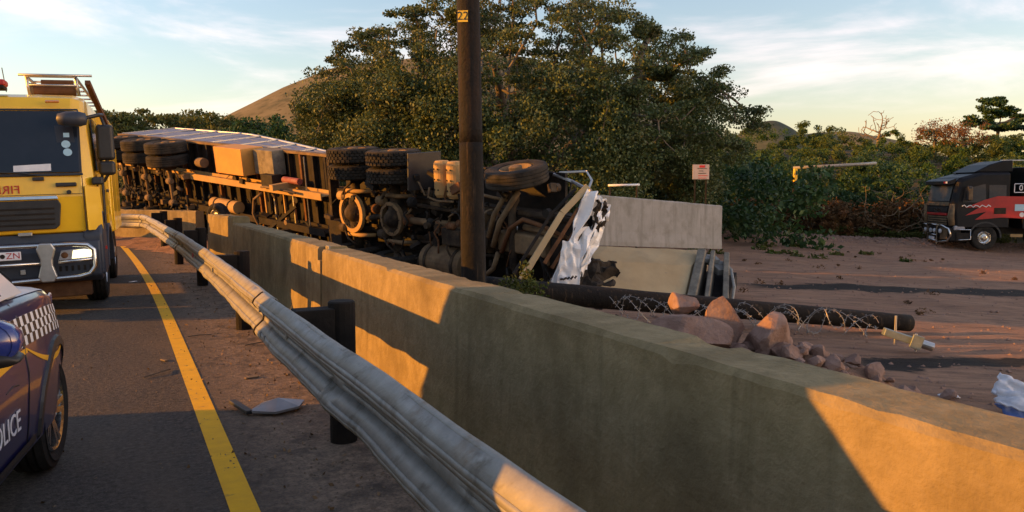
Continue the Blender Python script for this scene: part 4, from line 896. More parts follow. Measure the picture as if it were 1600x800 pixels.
# fuel tank, air tanks, mud flap, exhaust
MB().lathe([(0.02, -0.56), (0.28, -0.55), (0.31, -0.50), (0.31, 0.50), (0.28, 0.55), (0.02, 0.56)], (-1.9, 0.72, 0.62), 26, 'x').build('fuel_tank', M['dusty_metal'], tk, smooth=False)
for x in (-2.25, -1.5): MB().lathe([(0.312, -0.035), (0.33, -0.03), (0.33, 0.03), (0.312, 0.035)], (x, 0.72, 0.62), 26, 'x').build('tank_strap', M['chassis'], tk)
for k, x in enumerate((-1.90, -1.55)):
    at = MB().lathe([(0.02, -0.34), (0.12, -0.335), (0.155, -0.28), (0.155, 0.28), (0.12, 0.335), (0.02, 0.34)], (x, -0.86, 0.55), 20, 'y').build('air_reservoir', M['ochre_metal'], tk, smooth=False)
    for yy in (-1.05, -0.86, -0.67):
        for dx in (-0.05, 0.05): MB().cyl((x + dx, yy, 0.396), (x + dx, yy, 0.388), 0.018, n=6).build('dent', M['chassis_dark'], at)
MB().tube([(-2.1, -0.70, 0.40), (-2.15, -0.52, 0.40), (-1.9, -0.46, 0.42), (-1.5, -0.48, 0.44)], 0.022, 8).build('tank_pipe', M['dusty_metal'], tk, smooth=True)
MB().box((-2.42, -0.98, 0.56), (0.05, 0.70, 0.72), (0, 0.14, 0.06)).build('mud_flap', M['black_plastic'], tk, bevel=0.01)
MB().box((-2.52, -0.98, 0.60), (0.24, 0.66, 0.05), (0, 0.5, 0)).build('mud_guard', M['black_plastic'], tk, bevel=0.02)
MB().box((-2.7, 0.9, 0.62), (0.9, 0.06, 0.5), (0, 0, 0.1)).build('mud_guard', M['black_plastic'], tk)
for k, (y, z) in enumerate(((-0.56, 0.70), (-0.30, 0.60), (0.42, 0.60))):
    MB().tube([(-2.7, y, z), (-1.9, y * 0.9, z + 0.02), (-1.0, y * 1.1, z - 0.03), (-0.4, y, z)], 0.03 + 0.01 * (k % 2), 8).build('chassis_pipe', M['chassis'] if k else M['dusty_metal'], tk, smooth=True)
MB().box((-1.55, 0.18, 0.50), (0.5, 0.3, 0.24)).build('valve_block', M['chassis'], tk, bevel=0.02)
MB().box((-2.1, -0.30, 0.80), (0.7, 0.16, 0.22)).build('bracket', M['dusty_metal'], tk, bevel=0.015)
# front axle, steering arms, pipes
wheel(tk, (0.02, -1.04, 0.52), 0.54, 0.31, 0.29, -1, rot=(0.16, 0.10, 0.0))
wheel(tk, (0.0, 1.02, 0.52), 0.53, 0.31, 0.29, 1)
MB().tube([(0, -0.86, 0.52), (0, -0.62, 0.50), (0, -0.5, 0.42), (0, 0.5, 0.42), (0, 0.62, 0.50), (0, 0.86, 0.52)], 0.07, 10).build('front_axle', M['chassis'], tk, smooth=True)
for pts, r, m_ in (([(-0.52, 0.05, 0.36), (-0.36, -0.35, 0.34), (-0.12, -0.72, 0.40)], 0.045, 'dusty_metal'), ([(-0.40, 0.20, 0.34), (-0.20, -0.25, 0.32), (0.05, -0.60, 0.36), (0.15, -0.78, 0.42)], 0.05, 'dusty_metal'),
                  ([(-0.22, 0.28, 0.36), (0.02, -0.16, 0.33), (0.3, -0.34, 0.36), (0.7, -0.25, 0.42), (1.1, -0.1, 0.5)], 0.04, 'rust'), ([(0.1, -0.42, 0.5), (0.6, -0.40, 0.5), (1.15, -0.36, 0.55)], 0.06, 'chassis'),
                  ([(0.2, -0.18, 0.5), (0.7, -0.14, 0.5), (1.2, -0.10, 0.55)], 0.055, 'dusty_metal'), ([(-0.9, 0.55, 0.40), (-0.6, 0.25, 0.36), (-0.55, -0.05, 0.36)], 0.04, 'chassis'), ([(-0.8, 0.85, 0.40), (-0.45, 0.6, 0.38), (-0.30, 0.3, 0.36)], 0.045, 'dusty_metal')):
    MB().tube(pts, r, 8).build('steering_rod', M[m_], tk, smooth=True)
for k in range(7):
    y = 0.25 + 0.05 * k; MB().tube([(0.55 + 0.03 * k, y - 0.15, 0.44), (0.70 + 0.05 * k, y + 0.05, 0.34 - 0.01 * k), (0.72, y + 0.25, 0.40), (0.62, y + 0.35, 0.5)], 0.016, 6).build('hose', M['black_rubber'], tk, smooth=True)
MB().box((1.0, 0, 0.75), (0.5, 0.8, 0.5)).build('radiator', M['chassis_dark'], tk)
MB().tube([W(0.62, 12.55, 0.20), W(0.95, 12.4, 0.02), W(1.15, 12.3, -0.12)], 0.05, 8).build('loose_pipe', M['concrete_pale'], tk)
# crushed cab: slanting bumper rails and torn white panels
def strip(pts, w, h, m_, name):
    for a, b in zip(pts[:-1], pts[1:]): MB().bar(W(*a), W(*b), w, h, inv.to_3x3() @ Vector((0.2, -1, 0.25))).build(name, M[m_], tk, bevel=0.008)
strip([(1.20, 12.55, 1.70), (0.78, 12.3, 1.28), (0.14, 11.9, 0.28)], 0.10, 0.05, 'concrete_dust', 'bumper_rail')
strip([(1.02, 12.65, 1.66), (0.62, 12.45, 1.26), (0.02, 12.1, 0.34)], 0.05, 0.05, 'chassis_dark', 'bumper_edge')
strip([(1.05, 12.50, 1.35), (0.50, 12.2, 0.50)], 0.06, 0.05, 'rust', 'bumper_stay')
strip([(1.15, 12.55, 1.25), (0.62, 12.25, 0.42)], 0.05, 0.05, 'rust', 'bumper_stay')
strip([(1.2, 12.6, 1.1), (0.75, 12.3, 0.40)], 0.04, 0.05, 'chassis', 'bumper_stay')
def sheet(corners, name, m_, nu=14, nv=20, amp=0.05, th=0.012, seed=0, hole=None):
    a, b, c, d = [Vector(v) for v in corners]; vs = []; fs = []
    for j in range(nv + 1):
        for i in range(nu + 1):
            u, v = i / nu, j / nv; p_ = a.lerp(b, u).lerp(d.lerp(c, u), v)
            p_ = p_ + Vector((noise.noise((u * 4, v * 5, seed)), noise.noise((u * 4, v * 5, seed + 4)), noise.noise((u * 4, v * 5, seed + 8)))) * amp
            vs.append(inv @ p_)
    for j in range(nv):
        for i in range(nu):
            if hole and hole((i + 0.5) / nu, (j + 0.5) / nv): continue
            k = j * (nu + 1) + i; fs.append((k, k + 1, k + nu + 2, k + nu + 1))
    o = MB().add(vs, fs).build(name, M[m_], tk, smooth=False); md = o.modifiers.new('s', 'SOLIDIFY'); md.thickness = th; return o
sheet([(0.62, 12.20, 0.22), (1.02, 12.35, 0.30), (1.52, 12.75, 1.50), (1.20, 12.50, 1.66)], 'cab_panel', 'white_paint', amp=0.10, seed=1, hole=lambda u, v: v > 0.62 and 0.42 < u < 0.86 and v < 0.93)
sheet([(1.02, 12.35, 0.30), (1.22, 12.75, 0.35), (1.62, 13.15, 1.30), (1.52, 12.75, 1.50)], 'cab_side_panel', 'white_paint', amp=0.14, seed=5)
sheet([(0.70, 12.15, 0.20), (1.05, 12.2, 0.10), (1.06, 12.2, 0.80), (0.78, 12.15, 0.86)], 'door_panel', 'white_paint', amp=0.03, seed=9)
sheet([(1.30, 12.6, 1.02), (1.50, 12.7, 1.05), (1.54, 12.8, 1.42), (1.34, 12.65, 1.46)], 'torn_lining', 'chassis', amp=0.12, seed=12)
sheet([(1.05, 12.45, 0.0), (1.75, 12.9, -0.1), (1.75, 13.1, 0.42), (1.15, 12.8, 0.60)], 'cab_interior', 'chassis_dark', amp=0.12, seed=15)
MB().tube([W(0.70, 13.4, 1.90), W(1.0, 13.2, 1.78), W(1.28, 12.8, 1.62)], 0.03, 6).build('torn_frame', M['alu'], tk)
MB().tube([W(0.80, 13.4, 1.93), W(1.25, 13.3, 1.95), W(1.33, 13.2, 1.80), W(1.25, 12.9, 1.66)], 0.022, 6).build('torn_frame', M['alu'], tk)
MB().tube([W(1.0, 13.3, 1.78), W(0.95, 13.1, 1.55), W(1.1, 12.9, 1.5)], 0.018, 6).build('torn_frame', M['chassis'], tk)
for k in range(5): MB().box(W(0.76 + 0.055 * k, 12.085, 0.27 + 0.008 * k), (0.012, 0.03, 0.05 + 0.02 * (k % 2)), (0.3 * k, 0.2, 0.1 * k)).build('worn_decal', M['black_film'], tk)

# hoses, valves, brackets and clips all over both undersides
rc = random.Random(12)
def clutter(root, n_, x0, x1, z0, z1, ymax, mats, seed):
    rr = random.Random(seed)
    for k in range(n_):
        x, y, z = rr.uniform(x0, x1), rr.uniform(-ymax, ymax), rr.uniform(z0, z1); kind = rr.random(); m_ = M[rr.choice(mats)]
        if kind < 0.36:
            pts = [(x, y, z)]; dx, dy = rr.uniform(-0.35, 0.35), rr.uniform(-0.4, 0.4)
            for j in range(1, 4): pts.append((x + dx * j / 3 + rr.uniform(-.08, .08), y + dy * j / 3 + rr.uniform(-.08, .08), z + rr.uniform(-0.06, 0.06)))
            MB().tube(pts, rr.uniform(0.010, 0.026), 6).build('hose', m_, root, smooth=True)
        elif kind < 0.62: MB().box((x, y, z), (rr.uniform(0.05, 0.3), rr.uniform(0.05, 0.16), rr.uniform(0.05, 0.16)), (rr.uniform(-.3, .3), rr.uniform(-.3, .3), rr.uniform(-.6, .6))).build('bracket', m_, root, bevel=0.008)
        elif kind < 0.82:
            a = rr.uniform(0, 3.1); L_ = rr.uniform(0.15, 0.5); MB().cyl((x, y, z), (x + L_ * math.cos(a), y + L_ * math.sin(a), z + rr.uniform(-.05, .05)), rr.uniform(0.018, 0.05), n=10).build('rod', m_, root, smooth=True)
        else:
            r0 = rr.uniform(0.05, 0.10); MB().lathe([(0.02, -0.05), (r0, -0.05), (r0, 0.04), (r0 * 0.6, 0.07), (0.01, 0.07)], (x, y, z), 12, rr.choice('xyz')).build('valve', m_, root)
clutter(tk, 170, -5.6, 1.0, 0.34, 0.72, 0.95, ('chassis', 'chassis_dark', 'chassis_dark', 'dusty_metal', 'black_rubber', 'rust'), 1)
clutter(tr, 70, -3.6, 0.8, 0.36, 0.80, 0.72, ('chassis', 'chassis_dark', 'shade_grime', 'shade_grime', 'black_rubber'), 2)
clutter(tr, 34, 0.9, 5.8, 0.80, 1.1, 0.95, ('chassis', 'chassis_dark', 'shade_grime', 'black_rubber', 'dusty_metal'), 3)

# loose wheel and bent pipe by the barrier end
lw = thing('loose_wheel', 'small brown wheel leaning behind the end of the barrier below the trailer', 'wheel', (-6.55, 17.6, 1.05), 0)
w_ = wheel(lw, (0, 0, 0), 0.30, 0.20, 0.17, -1, M['alu'], rot=(0.1, 0, -0.5))
bp = MB().tube([(-6.40, 16.95, 1.28), (-6.30, 17.0, 1.24), (-6.26, 17.0, 1.10), (-6.33, 17.0, 0.62), (-6.45, 16.95, 0.36), (-6.62, 16.9, 0.24)], 0.075, 10).build('bent_pipe', M['chassis_dark'], None, smooth=True)
tag(bp, 'bent dark pipe standing at the end of the barrier', 'pipe')
# ================================================================ BLACK TRUCK in the yard (local x forward, y left)
bt_dir = math.atan2(0.06, -1.0)
bk_scale = 1.05
sc_base = Vector((21.1, 36.3, ground_z(22.2, 36.2) - 0.02))
bk = thing('black_truck', 'black and red truck parked in the yard in front of the bushes', 'truck', sc_base, bt_dir); bk.scale = (bk_scale,) * 3
# front axle at x = 0
sp_ = [(1.36, 0.95), (1.42, 1.6), (1.40, 2.0), (1.22, 2.88), (1.05, 3.08), (0.2, 3.30), (-0.95, 3.32), (-0.95, 0.95)]
rings = []
for y in (-1.24, -1.18, -1.06, 0, 1.06, 1.18, 1.24):
    e = max(0, abs(y) - 1.0) / 0.24; rings.append([(x - (0.22 * e * e if x > 0.9 else 0), y * (1 - 0.04 * sstep(2.2, 3.2, z)), z - (0.12 * e * e if z > 3 else 0)) for x, z in sp_])
MB().loft(rings).build('cab', M['black_paint'], bk, bevel=0.03)
df_ = [(0.45, 3.28), (-0.2, 3.62), (-0.75, 3.78), (-1.15, 3.80), (-1.15, 3.28)]
MB().prism(df_, 'y', -1.0, 1.0).build('roof_deflector', M['black_paint'], bk, bevel=0.06)
MB().slab((1.405, -1.0, 2.06), (1.405, 1.0, 2.06), (1.255, 0.98, 2.78), (1.255, -0.98, 2.78), 0.012).build('windscreen', M['black_plastic'], bk)
MB().prism([(1.25, 2.80), (1.50, 2.76), (1.50, 2.92), (1.18, 3.04)], 'y', -1.08, 1.08).build('sun_visor', M['black_paint'], bk, bevel=0.02)
for y in (0.88, 0.70): MB().box((1.505, y, 2.86), (0.012, 0.16, 0.08)).build('visor_lamp', M['red_paint'] if y < 0.8 else M['paper'], bk)
MB().slab((1.41, -1.0, 1.86), (1.41, 1.0, 1.86), (1.405, 1.0, 2.02), (1.405, -1.0, 2.02), 0.03).build('wiper_panel', M['dusty_metal'], bk, bevel=0.01)
MB().slab((1.43, -0.92, 1.58), (1.43, 0.92, 1.58), (1.42, 0.95, 1.78), (1.42, -0.95, 1.78), 0.02).build('badge_panel', M['chassis_dark'], bk, bevel=0.01)
text('SCANIA', 0.17, M['chrome'], bk, frame((1.452, 0.05, 1.68), (0, 1, 0), (-0.05, 0, 1)), 'lettering', 0.004)
MB().box((1.43, 0, 1.50), (0.06, 1.8, 0.11)).build('red_strip', M['red_paint'], bk, bevel=0.01)
for k in range(4): MB().box((1.41, 0, 1.38 - k * 0.10), (0.05, 1.7, 0.065)).build('grille_bar', M['dusty_metal'], bk, bevel=0.01)
for s in (-1, 1):
    MB().tube([(1.32, s * 1.12, 1.05), (1.38, s * 1.12, 1.4), (1.34, s * 1.14, 1.95)], [0.12, 0.14, 0.10], 12).build('corner_deflector', M['dusty_metal'], bk, smooth=True)
    MB().box((1.16, s * 1.02, 2.42), (0.07, 0.18, 0.62), (0, -0.2, 0)).build('pillar_mirror', M['chrome'], bk, bevel=0.03)
    MB().box((0.80, s * 1.40, 2.40), (0.20, 0.20, 0.62)).build('wing_mirror', M['black_plastic'], bk, bevel=0.06)
    MB().box((0.80, s * 1.52, 2.36), (0.16, 0.03, 0.46)).build('mirror_back', M['dusty_metal'], bk, bevel=0.02)
    MB().slab((0.98, s * 1.243, 2.02), (0.02, s * 1.243, 2.02), (0.05, s * 1.20, 2.78), (0.86, s * 1.20, 2.78), -0.012 * s).build('side_window', M['black_plastic'], bk)
    MB().slab((-0.1, s * 1.243, 2.1), (-0.80, s * 1.243, 2.1), (-0.80, s * 1.20, 2.75), (-0.1, s * 1.20, 2.75), -0.012 * s).build('side_window', M['black_plastic'], bk)
    # red flash along the side
    MB().prism([(-2.6, 1.30), (-2.6, 2.25), (-0.45, 2.28), (0.1, 2.12), (0.85, 1.80), (0.3, 1.80), (0.85, 1.46), (0.0, 1.62), (0.45, 1.28), (-0.6, 1.38)], 'y', s * 1.246, s * 1.252).build('red_flash', M['red_paint'], bk)
    MB().box((-0.55, s * 1.262, 1.66), (0.48, 0.01, 0.26)).build('side_sticker', M['chassis_dark'], bk)
    MB().box((-1.35, s * 1.262, 1.80), (0.40, 0.01, 0.28)).build('side_sticker', M['sticker_blue'], bk)
    MB().cyl((-1.45, s * 1.258, 1.50), (-1.45, s * 1.266, 1.50), 0.10, n=14).build('round_sticker', M['paper'], bk)
    text('01', 0.34, M['white_film'], bk, frame((-1.45, s * 1.258, 2.62), (-s, 0, 0), (0, 0, 1)), 'lettering', 0.003)
    for b0, b1 in (((-1.80, 2.44), (-1.10, 2.44)), ((-1.10, 2.44), (-1.10, 2.80)), ((-1.10, 2.80), (-1.80, 2.80)), ((-1.80, 2.80), (-1.80, 2.44))):
        MB().bar((b0[0], s * 1.258, b0[1]), (b1[0], s * 1.258, b1[1]), 0.03, 0.01, (0, 1, 0)).build('number_frame', M['white_film'], bk)
    pts = [(1.0 - 0.09 * k, s * 1.258, 1.86 + 0.05 * math.sin(k * 2.2)) for k in range(14)]
    MB().tube(pts, 0.022, 5).build('script_name', M['paper'], bk)
    rg = []
    for k in range(13):
        a = math.pi * k / 12; rg.append([(r_ * math.cos(a), s * yy, 0.52 + r_ * math.sin(a)) for r_, yy in ((0.62, 0.9), (0.62, 1.24), (0.69, 1.24), (0.69, 0.9))])
    MB().loft(rg).build('wheel_arch', M['black_plastic'], bk)
    wheel(bk, (0, s * 1.06, 0.525), 0.525, 0.32, 0.29, s, M['chrome'])
    for x in (-3.4, -4.75): wheel(bk, (x, s * 1.05, 0.525), 0.525, 0.32, 0.29, s, M['alu'])
    MB().box((1.05, s * 1.15, 0.93), (0.46, 0.18, 0.20)).build('headlamp', M['lamp_glass'], bk, bevel=0.04)
    MB().box((0.9, s * 1.22, 0.55), (0.55, 0.05, 0.36)).build('step', M['chassis_dark'], bk, bevel=0.02)
    MB().tube([(1.15, s * 1.26, 0.86), (0.62, s * 1.27, 0.86), (0.60, s * 1.27, 0.45), (1.1, s * 1.26, 0.42)], 0.025, 8).build('side_bar', M['chrome'], bk, smooth=True)
    MB().box((-1.3, s * 1.2, 0.62), (0.5, 0.06, 0.12)).build('side_reflector', M['ochre_metal'], bk)
    # bull bar
    MB().tube([(1.60, s * 0.42, 1.02), (1.60, s * 0.9, 1.02), (1.50, s * 1.22, 0.90), (1.42, s * 1.26, 0.62), (1.48, s * 1.12, 0.38), (1.58, s * 0.9, 0.34), (1.58, s * 0.42, 0.30)], 0.042, 8).build('bull_bar_tube', M['chrome'], bk, smooth=True)
    MB().bar((1.62, s * 0.42, 1.08), (1.62, s * 0.42, 0.22), 0.10, 0.05, (1, 0, 0)).build('bull_bar_upright', M['chrome'], bk, bevel=0.01)
    for y in (0.18, 0.68): MB().lathe([(0.001, 0.03), (0.09, 0.02), (0.10, 0.0), (0.08, -0.05)], (1.60, s * y, 0.78), 14, 'x', False).build('spot_lamp', M['paper'], bk, smooth=True)
    MB().slab((1.48, s * 0.5, 0.42), (1.44, s * 1.05, 0.45), (1.46, s * 1.08, 0.90), (1.50, s * 0.5, 0.95), 0.02 * s).build('bull_bar_mesh', M['dusty_metal'], bk)
for z in (1.04, 0.60, 0.36): MB().tube([(1.62, -0.45, z), (1.62, 0.45, z)], 0.035, 8).build('bull_bar_tube', M['chrome'], bk, smooth=True)
MB().box((1.62, 0, 0.46), (0.02, 0.5, 0.12)).build('number_plate', M['paper'], bk)
MB().box((1.2, 0, 0.65), (0.5, 2.4, 0.6)).build('bumper', M['black_paint'], bk, bevel=0.06)
MB().box((-2.4, 0, 0.8), (5.6, 0.9, 0.3)).build('chassis', M['chassis_dark'], bk)
MB().box((-3.8, 0, 2.2), (4.6, 2.5, 2.6)).build('load_box', M['black_paint'], bk, bevel=0.03)
MB().box((-1.7, 0, 3.82), (1.1, 0.12, 0.05)).build('roof_horn', M['alu'], bk, bevel=0.01)

# ================================================================ POLES, WIRE, SIGN
M['pole_wood'] = mat('tarred pole timber', (0.005, 0.0035, 0.0025), (0.022, 0.011, 0.0055), 0.8, scale=3.0, bump=1.0, bscale=16, streak=((0.004, 0.0035, 0.003), 22.0, (1, 1, 0.05), 0.42, 0.55), spec=0.3)
M['pole_char'] = mat('charred pole timber', (0.004, 0.0037, 0.0035), (0.011, 0.009, 0.007), 0.85, scale=3.0, bump=0.8, bscale=16, streak=((0.05, 0.034, 0.02), 24.0, (1, 1, 0.08), 0.58, 0.68), spec=0.25)
up = thing('utility_pole', 'upright tarred timber pole, lower half charred black, with a yellow tag', 'pole', (-0.45, 9.4, ground_z(-0.45, 9.4)), 0.0)
def polering(z0, z1, n_, r0, r1, seed, lean=-0.0155):
    rg = []
    for j in range(n_ + 1):
        t = j / n_; z = z0 + (z1 - z0) * t; r = r0 + (r1 - r0) * t
        rg.append([(lean * z + r * math.cos(a) * (1 + 0.03 * noise.noise((math.cos(a) * 2, math.sin(a) * 2, z * 1.5 + seed)) + 0.02 * noise.noise((math.cos(a) * 9, math.sin(a) * 9, z * 0.4 + seed))), r * math.sin(a) * (1 + 0.03 * noise.noise((math.cos(a) * 2, math.sin(a) * 2, z * 1.5 + seed))), z) for a in [2 * math.pi * k / 28 for k in range(28)]])
    return MB().loft(rg)
polering(-0.3, 2.28, 22, 0.152, 0.140, 1).build('charred_base', M['pole_char'], up, smooth=True)
polering(2.281, 10.5, 50, 0.139, 0.105, 1).build('shaft', M['pole_wood'], up, smooth=True)
zt = 1.65 + 9.4 * 260 / 1232 - ground_z(-0.45, 9.4)
tg = MB().slab((-0.0155 * zt - 0.115, -0.129, zt - 0.065), (-0.0155 * zt + 0.0, -0.139, zt - 0.065), (-0.0155 * zt + 0.0, -0.138, zt + 0.065), (-0.0155 * zt - 0.115, -0.128, zt + 0.065), 0.004).build('number_tag', M['tag_yellow'], up)
text('22', 0.135, M['black_film'], tg, frame((-0.0155 * zt - 0.058, -0.1395, zt), (1, -0.09, 0), (0, 0, 1)), 'lettering', 0.0008)

fp0, fp1 = Vector((-0.35, 9.80, 0.42)), Vector((5.60, 11.0, -0.23)); dirp = (fp1 - fp0).normalized()
fpo = thing('fallen_pole', 'charred timber pole lying on the ground behind the barrier, wrapped in razor wire', 'pole', fp1 - Vector((0, 0, 0.12)))
rg = []
for j in range(41):
    c = fp0.lerp(fp1, j / 40); u = dirp.cross(Vector((0, 0, 1))).normalized(); w = u.cross(dirp); r = 0.150 - 0.032 * j / 40
    rg.append([c + (u * math.cos(a) + w * math.sin(a)) * r * (1 + 0.04 * noise.noise((math.cos(a) * 2, math.sin(a) * 2, j * 0.4))) for a in [2 * math.pi * k / 22 for k in range(22)]])
MB().loft(rg).build('shaft', M['pole_char'], fpo, smooth=True, off=fpo.location)
# steel bracket at its end
br = thing('pole_bracket', 'grey green steel bracket with insulator pin at the end of the fallen pole', 'bracket', (4.9, 9.6, -0.3))
b0, b1 = Vector((4.60, 9.65, -0.10)), Vector((5.10, 9.55, -0.26))
M['bracket_steel'] = mat('grey green zinc steel', (0.16, 0.19, 0.17), (0.23, 0.26, 0.235), 0.5, metal=0.4, scale=10, bump=0.15, bscale=40)
MB().bar(b0, b0.lerp(b1, 0.72), 0.12, 0.09).build('channel', M['bracket_steel'], br, off=br.location, bevel=0.01)
MB().bar(b0.lerp(b1, 0.55) + Vector((0, -0.09, 0)), b0.lerp(b1, 0.80) + Vector((0, -0.09, 0)), 0.03, 0.17).build('flange_plate', M['bracket_steel'], br, off=br.location, bevel=0.008)
MB().tube([b0.lerp(b1, 0.78), b1 + (b1 - b0) * 0.12], 0.055, 14).build('insulator', M['alu'], br, off=br.location)
for t in (0.25, 0.72): MB().cyl(b0.lerp(b1, t) + Vector((0, -0.02, -0.12)), b0.lerp(b1, t) + Vector((0, -0.02, 0.24 if t < 0.5 else 0.10)), 0.014, n=8).build('bolt', M['alu'], br, off=br.location)

M['wire'] = mat('razor wire', (0.30, 0.29, 0.27), (0.2, 0.18, 0.16), 0.45, metal=0.6, scale=20)
rzw = thing('razor_wire', 'tangled razor wire coils draped along the fallen pole', 'wire', (3.4, 10.3, -0.2))
for sd in range(3):
    pts = []
    n_ = 200
    for j in range(n_):
        t = j / (n_ - 1); c = Vector((1.25, 9.78, 0.17)).lerp(Vector((4.75, 10.2, -0.12)), t); ph = t * 2 * math.pi * (5.0 + sd * 1.1) + sd * 2.1; am = 0.12 + 0.05 * math.sin(t * 9 + sd)
        pts.append(c + Vector((0.05 * math.cos(ph * 1.3), 0.12 * math.cos(ph) - 0.06, am * math.sin(ph) + 0.02 * sd + 0.05 * noise.noise((t * 9, sd, 0)))))
    MB().tube(pts, 0.0045, 5).build('wire_strand', M['wire'], rzw, off=rzw.location)
    mb = MB()
    for j in range(3, n_ - 3, 3):
        d = (pts[j + 1] - pts[j]).normalized(); o_ = d.orthogonal().normalized(); o2 = d.cross(o_)
        for q in (o_, -o_, o2): mb.bar(pts[j] - q * 0.002, pts[j] + q * 0.028 + d * 0.01, 0.008, 0.004)
    ob = mb.build('barbs', M['wire'], rzw, off=rzw.location); ob['kind'] = 'stuff'

# notice board among the bushes
sgx, sgy = 4.86, 20.4; sgz = 1.65 + 20.4 * 27 / 1232
sg = thing('notice_board', 'small white notice board with red heading in front of the dark bushes', 'sign', (sgx, sgy, ground_z(sgx, sgy)), -0.12)
hz = sgz - ground_z(sgx, sgy)
M['sign_face'] = mat('faded white sign face', (0.36, 0.33, 0.35), (0.30, 0.28, 0.30), 0.6, scale=5)
brd = MB().box((0, 0, hz), (0.42, 0.03, 0.38)).build('board', M['sign_face'], sg, bevel=0.005)
MB().box((0.03, -0.018, hz + 0.14), (0.14, 0.006, 0.06)).build('red_heading', M['red_paint'], brd)
for k, (w, dx) in enumerate(((0.24, 0.03), (0.11, 0.0), (0.20, 0.03), (0.23, 0.05), (0.20, 0.03))):
    MB().box((dx, -0.018, hz + 0.085 - 0.06 * k), (w, 0.006, 0.014)).build('text_line', M['black_film'] if k < 3 else M['red_paint'], brd)
for s in (-0.14, 0.14): MB().bar((s, 0.035, -0.2), (s, 0.035, hz + 0.15), 0.035, 0.035).build('post', M['chassis_dark'], sg)
wp = MB().tube([(2.50, 20.6, 1.75), (2.9, 20.6, 1.76), (3.32, 20.6, 1.77)], 0.03, 8).build('white_pipe', M['white_paint'], None, smooth=True)
tag(wp, 'short white pipe rail lying behind the upright slab under the big tree', 'pipe')
MB().tube([(2.55, 20.6, 1.75), (2.55, 20.6, ground_z(2.5, 20.6) - 0.1)], 0.025, 6).build('pipe_post', M['chassis_dark'], wp)
MB().tube([(3.25, 20.6, 1.76), (3.25, 20.6, ground_z(3.25, 20.6) - 0.1)], 0.025, 6).build('pipe_post', M['chassis_dark'], wp)
# long pale rail with a yellow end, half hidden in the bushes
lr = thing('barrier_rail', 'long pale metal rail with a yellow end post, half hidden in the bushes', 'rail', (14.2, 40.0, ground_z(14.2, 40)))
def lrp(x, y, dz): return (x, y, 1.65 + y * dz / 1232)
MB().tube([lrp(14.05, 39.6, 33), lrp(15.8, 39.6, 36), lrp(17.6, 39.8, 39), lrp(18.6, 40.6, 40.5)], 0.08, 8).build('rail', M['galv'], lr, smooth=True, off=lr.location)
MB().bar(lrp(14.12, 39.5, 32), lrp(14.12, 39.5, 12), 0.20, 0.16).build('end_post', M['tag_yellow'], lr, off=lr.location, bevel=0.02)
for xx in (14.12,): MB().bar((xx, 39.62, ground_z(xx, 39.6) - 0.2), (xx, 39.62, 2.7), 0.12, 0.12).build('support_post', M['chassis_dark'], lr, off=lr.location)

# ================================================================ ROCKS, RUBBLE, LITTER
def on(x, y, dz=0.0): return Vector((x, y, ground_z(x, y) + dz))
big = [((1.60, 7.40, 0.55), (0.34, 0.36, 0.32), 21, 'rounded brown boulder at the back of the rock pile'),
       ((1.60, 7.05, 0.36), (0.78, 0.62, 0.62), 22, 'broad pink boulder at the left of the rock pile'),
       ((1.93, 7.20, 0.42), (0.54, 0.52, 0.64), 23, 'tall angular boulder in the middle of the rock pile'),
       ((2.32, 7.10, 0.28), (0.82, 0.62, 0.54), 24, 'wide pale brown boulder at the right of the rock pile'),
       ((1.30, 7.15, 0.32), (0.34, 0.36, 0.30), 25, 'small boulder at the left foot of the rock pile')]
HX, HY, HW, HD = 2.15, 7.0, 1.55, 1.0
for loc, dm, sd, lb in big: rock('boulder', loc, dm, sd, M['rock'], lb, 'rock', rz=sd * 0.7, sub=4)
# rubble ramp that carries the pile
mbm = MB(); vs = []; fs = []; nR = 30
for j in range(nR + 1):
    for i in range(nR + 1):
        u, v = 2 * i / nR - 1, 2 * j / nR - 1; x = HX + u * HW; y = HY + v * HD
        h = max(0, 1 - (u * u + v * v)) * 0.55; vs.append((x, y, ground_z(x, y) - 0.05 + h * (0.75 + 0.6 * noise.noise((x * 2.5, y * 2.5, 1))) + (0.07 * noise.noise((x * 7, y * 7, 4)) if h > 0.02 else 0)))
for j in range(nR):
    for i in range(nR):
        k = j * (nR + 1) + i; fs.append((k, k + 1, k + nR + 2, k + nR + 1))
me = bpy.data.meshes.new('dirt_heap'); me.from_pydata(vs, [], fs); me.polygons.foreach_set('use_smooth', [True] * len(fs))
dh = link('dirt_heap', me, M['earth']); tag(dh, 'low heap of red earth under the rock pile', 'earth heap'); dh['kind'] = 'stuff'
def heap_z(x, y):
    v = (y - HY) / HD; u = (x - HX) / HW; h = max(0, 1 - (u * u + v * v)) * 0.55
    return ground_z(x, y) - 0.05 + h * (0.75 + 0.6 * noise.noise((x * 2.5, y * 2.5, 1)))
r_ = random.Random(5); protos = [rock_mesh('rubble_stone', (1, r_.uniform(0.7, 1), r_.uniform(0.55, 0.85)), 40 + k, 2, 11, 0.10) for k in range(7)]
for me in protos: me.materials.append(M['rock'])
for k in range(110):
    x = 2.50 + r_.gauss(0.1, 0.48); y = 6.75 + r_.gauss(0, 0.32); s = r_.choice((0.06, 0.08, 0.10, 0.13, 0.17, 0.24)) * r_.uniform(0.8, 1.3)
    o = bpy.data.objects.new('rubble_stone', protos[k % 7]); C.objects.link(o); o.location = (x, y, max(heap_z(x, y), ground_z(x, y)) + s * 0.22); o.scale = (s, s, s); o.rotation_euler = (r_.uniform(-.5, .5), r_.uniform(-.5, .5), r_.uniform(0, 6))
    tag(o, 'fist to head sized red stone in the rubble pile behind the barrier', 'stone', 'stones of the rubble pile')
